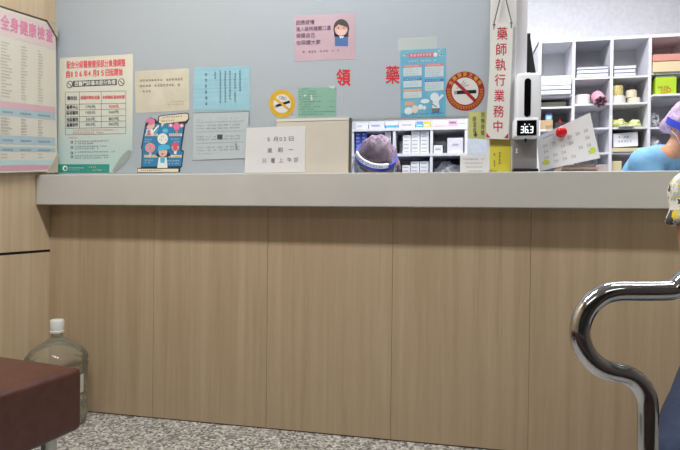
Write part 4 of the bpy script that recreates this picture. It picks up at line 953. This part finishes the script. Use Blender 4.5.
def remesh(parts, voxel, its=3):
    vs, fs = [], []
    for v, f in parts: o = len(vs); vs += v; fs += [[i + o for i in q] for q in f]
    me = bpy.data.meshes.new('tmp'); me.from_pydata([tuple(v) for v in vs], [], fs); o = bpy.data.objects.new('tmp', me); COL.objects.link(o)
    md = o.modifiers.new('r', 'REMESH'); md.mode = 'VOXEL'; md.voxel_size = voxel
    sm = o.modifiers.new('s', 'SMOOTH'); sm.iterations = its; sm.factor = .5
    d = bpy.context.evaluated_depsgraph_get(); d.update(); m2 = bpy.data.meshes.new_from_object(o.evaluated_get(d))
    r = ([v.co.copy() for v in m2.vertices], [list(p.vertices) for p in m2.polygons])
    bpy.data.objects.remove(o); bpy.data.meshes.remove(me); bpy.data.meshes.remove(m2); return r

def gauss(d, c, s): return math.exp(-((d - Vector(c).normalized()).length / s) ** 2)
def head_shape(d, grow=0.0, face=True):
    """direction -> point of the head surface; face towards -y"""
    x, y, z = d
    p = Vector((x * .073, y * .094, z * .112))
    if z < 0: p.x *= 1 - .26 * z * z; p.y *= 1 - (.10 if y < 0 else .34) * z * z
    if y > 0 and z > -.3: p.y *= 1.04
    if face:
        r = 0
        r += .020 * gauss(d, (0, -1, -.16), .17) + .008 * gauss(d, (0, -1, .06), .13)
        r -= .010 * (gauss(d, (.36, -.9, .10), .2) + gauss(d, (-.36, -.9, .10), .2))
        r += .006 * (gauss(d, (.34, -.88, .30), .2) + gauss(d, (-.34, -.88, .30), .2))
        r += .008 * gauss(d, (0, -.95, -.50), .16) - .004 * gauss(d, (0, -.95, -.66), .1) + .010 * gauss(d, (0, -.7, -.85), .24)
        r += .005 * (gauss(d, (.55, -.75, -.2), .25) + gauss(d, (-.55, -.75, -.2), .25))
        p += d * r
    return p + d * grow
def sphere_dirs(nu=48, nv=32):
    vs = []; fs = []
    for j in range(nv + 1):
        ph = PI * j / nv
        for i in range(nu): th = 2 * PI * i / nu; vs.append(Vector((math.sin(ph) * math.cos(th), math.sin(ph) * math.sin(th), math.cos(ph))))
    for j in range(nv):
        for i in range(nu): fs.append([j * nu + i, (j + 1) * nu + i, (j + 1) * nu + (i + 1) % nu, j * nu + (i + 1) % nu])
    return vs, fs
SV, SF = sphere_dirs()
def ear(sx):
    vs = [Vector((sx * (.070 + .010 * abs(v.x)) , .012 + v.y * .016 + .004 * v.z, -.006 + v.z * .030)) + Vector((sx * .008 * (v.y > 0), 0, 0)) for v in SV]; return vs, SF

def hand_edges(J, E, wr, side, wrist, direc, palmn, curl=.5, pref='h'):
    """palm and five bent fingers, growing from the wrist joint wr along direc"""
    d = Vector(direc).normalized(); nrm = Vector(palmn).normalized(); s = d.cross(nrm).normalized() * side
    w = Vector(wrist); palm = w + d * .045; J[pref + 'palm'] = (palm, (.030, .016)); E.append((wr, pref + 'palm'))
    for i, (off, ln) in enumerate(((-.030, .075), (-.010, .085), (.010, .080), (.029, .062))):
        b = w + d * .086 + s * off; J[f'{pref}k{i}'] = (b, .0095); E.append((pref + 'palm', f'{pref}k{i}'))
        q = b; dd = d.copy(); last = f'{pref}k{i}'
        for k, fr in enumerate((.44, .32, .24)):
            dd = (dd + nrm * curl * .5).normalized(); q = q + dd * ln * fr; nm = f'{pref}f{i}{k}'; J[nm] = (q, (.0085, .008, .0068)[k]); E.append((last, nm)); last = nm
    b = w + d * .025 - s * .032; J[pref + 't0'] = (b, .012); E.append((pref + 'palm', pref + 't0'))
    q = b; dd = (d * .7 - s * .7 + nrm * .25).normalized(); last = pref + 't0'
    for k, ln in enumerate((.034, .028)): q = q + dd * ln; nm = f'{pref}t{k + 1}'; J[nm] = (q, .0092 - .0012 * k); E.append((last, nm)); last = nm; dd = (dd + d * .4).normalized()

def person(label, pose, head, loc, top_mat, leg_mat, sleeve=.62, skinm=M_SKIN, collar=.80):
    """pose: joints in world space; head: (centre, rotation)"""
    P = {k: Vector(v) for k, v in pose.items()}; hc, hr = head
    neck2 = hc + hr @ Vector((0, .018, -.075))
    J = {'pelvis': (P['pelvis'], (.135, .10)), 'waist': (P['waist'], (.115, .085)), 'chest': (P['chest'], (.135, .095)), 'neck': (P['neck'], .055), 'neck2': (neck2, .050)}
    E = [('pelvis', 'waist'), ('waist', 'chest'), ('chest', 'neck'), ('neck', 'neck2')]
    T = {'pelvis': (P['pelvis'], (.150, .115)), 'waist': (P['waist'], (.132, .102)), 'chest': (P['chest'], (.150, .110)), 'collar': (P['chest'].lerp(P['neck'], collar), (.090, .076))}
    TE = [('pelvis', 'waist'), ('waist', 'chest'), ('chest', 'collar')]
    G = {'pelvis': (P['pelvis'], (.145, .110))}; GE = []
    for s, sd in (('r', 1), ('l', -1)):
        sh, el, wr = P['sh_' + s], P['el_' + s], P['wr_' + s]
        J['sh' + s] = (sh, .050); J['el' + s] = (el, .038); J['fa' + s] = (el.lerp(wr, .3), .040); J['wr' + s] = (wr, .026)
        E += [('chest', 'sh' + s), ('neck', 'sh' + s), ('sh' + s, 'el' + s), ('el' + s, 'fa' + s), ('fa' + s, 'wr' + s)]
        hand_edges(J, E, 'wr' + s, sd, wr, P['hd_' + s], P['pn_' + s], pose.get('curl', .5) if False else .55, s)
        T['sh' + s] = (sh, .064); T['m' + s] = (sh.lerp(el, sleeve * .5), .060); T['e' + s] = (sh.lerp(el, sleeve), .074); TE += [('chest', 'sh' + s), ('collar', 'sh' + s), ('sh' + s, 'm' + s), ('m' + s, 'e' + s)]
        hp, kn, an, toe = P['hp_' + s], P['kn_' + s], P['an_' + s], P['to_' + s]
        J['hp' + s] = (hp, .078); J['th' + s] = (hp.lerp(kn, .5), .070); J['kn' + s] = (kn, .052); J['ca' + s] = (kn.lerp(an, .35), .052); J['an' + s] = (an, .036); J['to' + s] = (toe, (.038, .026))
        E += [('pelvis', 'hp' + s), ('hp' + s, 'th' + s), ('th' + s, 'kn' + s), ('kn' + s, 'ca' + s), ('ca' + s, 'an' + s), ('an' + s, 'to' + s)]
        G['hp' + s] = (hp, .094); G['th' + s] = (hp.lerp(kn, .5), .084); G['kn' + s] = (kn, .066); G['ca' + s] = (kn.lerp(an, .4), .064); G['an' + s] = (kn.lerp(an, .93), .056)
        GE += [('pelvis', 'hp' + s), ('hp' + s, 'th' + s), ('th' + s, 'kn' + s), ('kn' + s, 'ca' + s), ('ca' + s, 'an' + s)]
    root = thing('person', label, 'person', loc); side = P['sh_l'] - P['sh_r']
    hv = [hc + hr @ head_shape(d) for d in SV]
    parts = [limb_mesh(J, E, side), (hv, SF)]
    for sx in (-1, 1): v, f = ear(sx); parts.append(([hc + hr @ p for p in v], f))
    v, f = remesh(parts, .0045, 4); MB().add(v, f, skinm).build('body', root, True)
    v, f = remesh([limb_mesh(T, TE, side, ('er', 'el', 'collar'))], .008, 8); MB().add(v, f, top_mat).build('shirt', root, True)
    v, f = remesh([limb_mesh(G, GE, side, ('anr', 'anl'))], .008, 6); MB().add(v, f, leg_mat).build('trousers', root, True)
    for s in 'rl':
        an, toe = P['an_' + s], P['to_' + s]; d = (toe - an); d.z = 0; d.normalize()
        v, f = limb_mesh({'a': (an + Vector((0, 0, -.02)) - d * .03, (.040, .040)), 'b': (Vector((an.x, an.y, .036)) + d * .05, (.046, .036)), 'c': (Vector((toe.x, toe.y, .030)) + d * .02, (.044, .026))}, [('a', 'b'), ('b', 'c')], Vector((-d.y, d.x, 0)))
        for q in v: q.z = max(q.z, .002)
        v, f = remesh([(v, f)], .006, 3)
        MB().add(v, f, mat('shoe grey', '#3b3b40', .6)).build('shoe', root, True)
    for sx in (-1, 1):
        c = hc + hr @ Vector((sx * .031, -.0765, .010)); mb = MB(); mb.add([c + d * .0125 for d in SV], SF, mat('eye white', '#dcd8d2', .3))
        f_ = hr @ Vector((0, -1, 0)); q = f_.to_track_quat('Z', 'Y').to_matrix(); mb.lathe([(.0062, .0112), (.004, .0121), (.0005, .0126)], c, mat('iris', '#1f1712', .3), 16, q); mb.build('eye', root, True)
        mb = MB(); mb.tube([hc + hr @ Vector((sx * (.014 + .012 * k), -.094 + .004 * k, .030 + .003 * math.sin(k * 1.2))) for k in range(4)], [.003, .0035, .003, .0015], mat('brow', '#2a211c', .8), 8); mb.build('eyebrow', root)
    mb = MB(); mb.add([hc + hr @ (Vector((d.x * .022, -.092 + d.y * .006, -.050 + d.z * .006))) for d in SV], SF, mat('lips', '#a5605a', .5)); mb.build('mouth', root, True)
    return root

def hair_part(root, hc, hr, m, front=.55, low=-.25, grow=.010, name='hair', extra=None):
    """shell over the crown and back of the head"""
    keep = {}; vs = []; fs = []
    for i, d in enumerate(SV):
        g = grow * (1 + .25 * noise.noise(d * 6)); keep[i] = len(vs); vs.append(hc + hr @ head_shape(d, g, False))
    for f in SF:
        c = sum((SV[i] for i in f), Vector()) / 4
        lim = low + (front - low) * min(1, max(0, (-c.y + .15) / .75))
        if c.z > lim: fs.append(f)
    mb = MB(); mb.add(vs, fs, m); return mb.build(name, root, True)

def bouffant(root, hc, hr, m, tilt=.25, grow=.026, seed=0, tail=None):
    vs = []; fs = []
    for d in SV:
        wr = .0028 * math.sin(d.x * 16 + 3 * d.z) * (.4 + .6 * abs(d.z)) + .009 * noise.noise(d * 3.2 + Vector((seed, 0, 0))) + .005 * noise.noise(d * 9)
        edge = max(0, d.z - (-.2 + tilt * -d.y * 1.6)); g = grow * min(1, .35 + edge * 2.2) + wr
        p = head_shape(d, g, False)
        if tail: p += Vector(tail[0]) * gauss(d, tail[1], .34)
        vs.append(hc + hr @ p)
    for f in SF:
        c = sum((SV[i] for i in f), Vector()) / 4
        if c.z > -.28 + tilt * max(-.2, -c.y) * 2.3: fs.append(f)
    mb = MB(); mb.add(vs, fs, m); return mb.build('hairnet', root, True)

def face_shield(root, hc, hr, drop=.20, z0=.035):
    blue = mat('shield blue', '#2b3aa8', .4); foam = mat('shield foam', '#d6d9e6', .6)
    def arc(a, r_, z, tilt=.012): return hc + hr @ Vector((math.sin(a) * (.083 + r_), -math.cos(a) * (.104 + r_) , z + tilt * (-math.cos(a))))
    rng = [math.radians(-118 + 236 * i / 40) for i in range(41)]
    mb = MB()
    vs = [arc(a, r_, z) for a in rng for r_, z in ((.006, z0 - .014), (.020, z0 - .014), (.020, z0 + .014), (.006, z0 + .014))]
    mb.add(vs, [[i * 4 + k, (i + 1) * 4 + k, (i + 1) * 4 + (k + 1) % 4, i * 4 + (k + 1) % 4] for i in range(40) for k in range(4)] + [[0, 1, 2, 3], [160, 163, 162, 161]], blue); sd = mb.build('face_shield', root, True)
    r2 = [math.radians(-62 + 112 * i / 24) for i in range(25)]
    mb = MB(); vs = [arc(a, r_, z) for a in r2 for r_, z in ((.021, z0 + .002), (.0225, z0 + .002), (.0225, z0 + .022), (.012, z0 + .024))]
    mb.add(vs, [[i * 4 + k, (i + 1) * 4 + k, (i + 1) * 4 + (k + 1) % 4, i * 4 + (k + 1) % 4] for i in range(24) for k in range(4)], foam); mb.build('foam_strip', sd, True)
    gv, gf = glyphs('FACE SHIELD'); a0, a1 = min(p[0] for p in gv), max(p[0] for p in gv)
    mb = MB(); mb.add([arc(math.radians(-52 + 84 * (p[0] - a0) / (a1 - a0)), .0232, z0 + .006 + .012 * p[1] / .75) for p in gv], gf, blue); mb.build('band_lettering', sd)
    mb = MB(); r3 = [math.radians(-80 + 160 * i / 30) for i in range(31)]
    mb.add([arc(a, .022, z0 - .012 - drop * k / 6) for a in r3 for k in range(7)], [[i * 7 + k, (i + 1) * 7 + k, (i + 1) * 7 + k + 1, i * 7 + k + 1] for i in range(30) for k in range(6)], clear('visor film', '#f0f3f4', .06, .08, .03)); mb.build('visor', sd, True)
    return sd

def face_mask(root, hc, hr, m):
    mb = MB(); vs = []; n1, n2 = 16, 10
    for j in range(n2 + 1):
        z = -.012 - .090 * j / n2
        for i in range(n1 + 1):
            a = math.radians(-68 + 136 * i / n1); w_ = 1 - .22 * (j / n2) ** 2
            d = Vector((math.sin(a) * w_, -math.cos(a), (z) / .112)).normalized(); p = head_shape(d, .010 + .010 * math.cos(a) ** 6 * math.sin(PI * min(1, .2 + j / n2 * .8)), False); p.z = z; p.z += .0016 * math.sin(j * 3.1)
            p.y -= .012 * math.cos(a) ** 4; vs.append(hc + hr @ p)
    mb.add(vs, [[j * (n1 + 1) + i, j * (n1 + 1) + i + 1, (j + 1) * (n1 + 1) + i + 1, (j + 1) * (n1 + 1) + i] for j in range(n2) for i in range(n1)], m); fm = mb.build('face_mask', root, True)
    for sx in (-1, 1):
        a = math.radians(68) * sx
        for z in (-.014, -.085):
            d = Vector((math.sin(a) * (.8 if z < -.05 else 1), -math.cos(a), z / .112)).normalized(); p = head_shape(d, .011, False); p.z = z
            MB().tube([hc + hr @ p, hc + hr @ Vector((sx * .079, -.012, z * .55 + .004)), hc + hr @ Vector((sx * .078, .022, .012 if z > -.05 else -.03))], .0018, M_WHITE, 8).build('ear_loop', fm)

def rot_face(direction, down, roll=0):
    """rotation that turns local -y to the horizontal direction, then bows the head by 'down' radians"""
    ang = math.atan2(direction[0], -direction[1])
    return (Matrix.Rotation(ang, 3, 'Z') @ Matrix.Rotation(roll, 3, 'Y') @ Matrix.Rotation(down, 3, 'X'))

scrub = noise_mat('scrub blue', [(.3, '#6a9bc4'), (.7, '#7babd0')], (1, 1, 1), 18, rough=.8, bump=.3)
dhair = mat('dark hair', '#2b2226', .6)
# --- bowed pharmacist behind the pass-through
hc = at(374.5, 162, 1, .47); hr = rot_face((.05, -1), .50, .32)
x = hc.x
pose = dict(pelvis=(x + .02, .74, .50), waist=(x + .02, .73, .68), chest=(x + .02, .70, .90), neck=(x + .015, .60, 1.05),
    sh_r=(x - .16, .68, .97), el_r=(x - .21, .62, .72), wr_r=(x - .09, .44, .70), hd_r=(.45, -.7, -.15), pn_r=(.1, -.1, -1),
    sh_l=(x + .20, .68, .97), el_l=(x + .24, .62, .72), wr_l=(x + .14, .44, .70), hd_l=(-.35, -.8, -.15), pn_l=(-.1, -.1, -1),
    hp_r=(x - .07, .72, .48), kn_r=(x - .09, .34, .47), an_r=(x - .09, .36, .09), to_r=(x - .10, .23, .03),
    hp_l=(x + .11, .72, .48), kn_l=(x + .13, .34, .47), an_l=(x + .13, .36, .09), to_l=(x + .14, .23, .03))
p1 = person('person with bowed head in a purple hairnet and face shield behind the pass-through window', pose, (hc, hr), (x, .6, 0), scrub, mat('scrub trousers', '#4b82b5', .8))
hair_part(p1, hc, hr, dhair, .42, -.45, .008)
bouffant(p1, hc, hr, hairnet('plum hairnet', '#8d7488', '#bda5ba', .26), .22, .025, 2, ((.050, .01, -.02), (.85, .45, -.10)))
face_shield(p1, hc, hr); face_mask(p1, hc, hr, mat('mask blue', '#a9c3d0', .8))
# --- pharmacist in blue scrubs in front of the bookcase
hc = at(692, 126.5, 1, .46); hr = rot_face((.47, -.88), .44)
def rel(px, py, Y): return at(px, py, 1, Y)
ch = Vector((hc.x - .135, .545, 1.125))
pose = dict(pelvis=(ch.x - .09, .66, .80), waist=(ch.x - .06, .63, .94), chest=ch, neck=(hc.x - .055, .500, hc.z - .125),
    sh_r=(ch.x - .070, .41, 1.165), el_r=(ch.x + .01, .43, .90), wr_r=(ch.x + .20, .42, .84), hd_r=(1, -.05, -.1), pn_r=(.1, .1, -1),
    sh_l=(ch.x + .13, .68, 1.15), el_l=(ch.x + .26, .66, .92), wr_l=(ch.x + .36, .52, .84), hd_l=(.8, -.5, -.1), pn_l=(-.1, 0, -1),
    hp_r=(ch.x - .13, .60, .78), kn_r=(ch.x - .10, .54, .44), an_r=(ch.x - .14, .60, .09), to_r=(ch.x - .03, .53, .03),
    hp_l=(ch.x - .03, .74, .78), kn_l=(ch.x + .01, .69, .44), an_l=(ch.x - .03, .76, .09), to_l=(ch.x + .08, .69, .03))
p2 = person('person in light blue scrubs, purple hairnet and white mask behind the counter by the bookcase', pose, (hc, hr), (ch.x, .62, 0), scrub, mat('scrub trousers', '#4b82b5', .8), .75, M_SKIN, .52)
hair_part(p2, hc, hr, dhair, .42, -.30, .008)
bouffant(p2, hc, hr, hairnet('lilac hairnet', '#a58bad', '#c6b0cc', .66), .22, .022, 5, ((-.006, .012, -.012), (-.6, .7, -.3)))
face_shield(p2, hc, hr, .2, .004); face_mask(p2, hc, hr, mat('mask white', '#c9d8de', .8))
# --- waiting patient
hc = Vector((2.60, -.62, 1.235)); hr = rot_face((-.1, -1), .1)
pose = dict(pelvis=(2.62, -.53, .47), waist=(2.61, -.53, .68), chest=(2.60, -.55, .91), neck=(2.60, -.57, 1.065),
    sh_r=(2.442, -.60, .978), el_r=(2.444, -.63, .745), wr_r=(2.52, -.86, .615), hd_r=(.25, -.9, -.12), pn_r=(.1, -.1, -1),
    sh_l=(2.775, -.58, .978), el_l=(2.80, -.63, .76), wr_l=(2.70, -.86, .615), hd_l=(-.25, -.9, -.12), pn_l=(-.1, -.1, -1),
    hp_r=(2.525, -.56, .475), kn_r=(2.258, -1.03, .425), an_r=(2.30, -1.02, .09), to_r=(2.27, -1.15, .03),
    hp_l=(2.70, -.56, .45), kn_l=(2.76, -1.03, .42), an_l=(2.75, -1.00, .09), to_l=(2.77, -1.13, .03))
p3 = person('seated person in a white floral shirt and blue jeans beside the steel handrail', pose, (hc, hr), (2.6, -.6, 0), floral(), noise_mat('denim', [(.3, '#1d2942'), (.7, '#263450')], (1, 1, 1), 60, rough=.85), .34, mat('skin tan', '#a97c63', .6))
hair_part(p3, hc, hr, mat('black hair', '#1f1a19', .5), .5, -.55, .014)
wc = thing('round_stool', 'round grey stool under the seated person in the floral shirt', 'stool', (2.64, -.50, 0))
MB().lathe([(.01, .34), (.16, .34), (.17, .35), (.17, .375), (.15, .385), (.001, .386)], wc.location, mat('stool grey', '#6f7378', .5), 32).build('seat', wc, True)
MB().lathe([(.13, 0), (.13, .012), (.03, .03), (.025, .05), (.025, .34)], wc.location, M_STEEL, 28).build('pedestal', wc, True)

# ================================================================== LIGHT
def area(name, loc, sx, sy, power, col, rot=(0, 0, 0)):
    l = bpy.data.lights.new(name, 'AREA'); l.shape = 'RECTANGLE'; l.size = sx; l.size_y = sy; l.energy = power; l.color = col
    o = bpy.data.objects.new(name, l); o.location = loc; o.rotation_euler = rot; COL.objects.link(o); return o
WARM = (1.0, .975, .93); COOL = (.975, .98, 1.0)
area('waiting_light', (.85, -1.05, ZC - .02), 1.2, .15, 44, WARM)
area('waiting_light', (3.0, -1.05, ZC - .02), 1.2, .15, 19, WARM)
area('waiting_light', (1.2, -3.2, ZC - .02), 1.2, .35, 7, WARM)
area('waiting_light', (3.3, -3.2, ZC - .02), 1.2, .35, 6, WARM)
area('pharmacy_light', (1.9, .42, ZC - .02), 1.2, .3, 44, COOL)
area('pharmacy_light', (3.0, .35, ZC - .02), 1.4, .3, 22, COOL)
w = bpy.data.worlds.new('World'); bpy.context.scene.world = w; w.use_nodes = True
w.node_tree.nodes['Background'].inputs[0].default_value = (.8, .85, .9, 1); w.node_tree.nodes['Background'].inputs[1].default_value = .15

# ================================================================== CAMERA
cam = bpy.data.cameras.new('camera'); cam.sensor_fit = 'HORIZONTAL'; cam.sensor_width = 36; cam.lens = FPX / 680 * 36; cam.clip_start = .02
co = bpy.data.objects.new('camera', cam); COL.objects.link(co)
M = Matrix((rgt, upv, -fwd)).transposed().to_4x4(); M.translation = CAM; co.matrix_world = M
bpy.context.scene.camera = co
for o in list(bpy.data.objects):
    if '_w' in o: del o['_w']
vs_ = bpy.context.scene.view_settings; vs_.view_transform = 'Standard'; vs_.look = 'None'; vs_.exposure = 0.0; vs_.gamma = 1.0
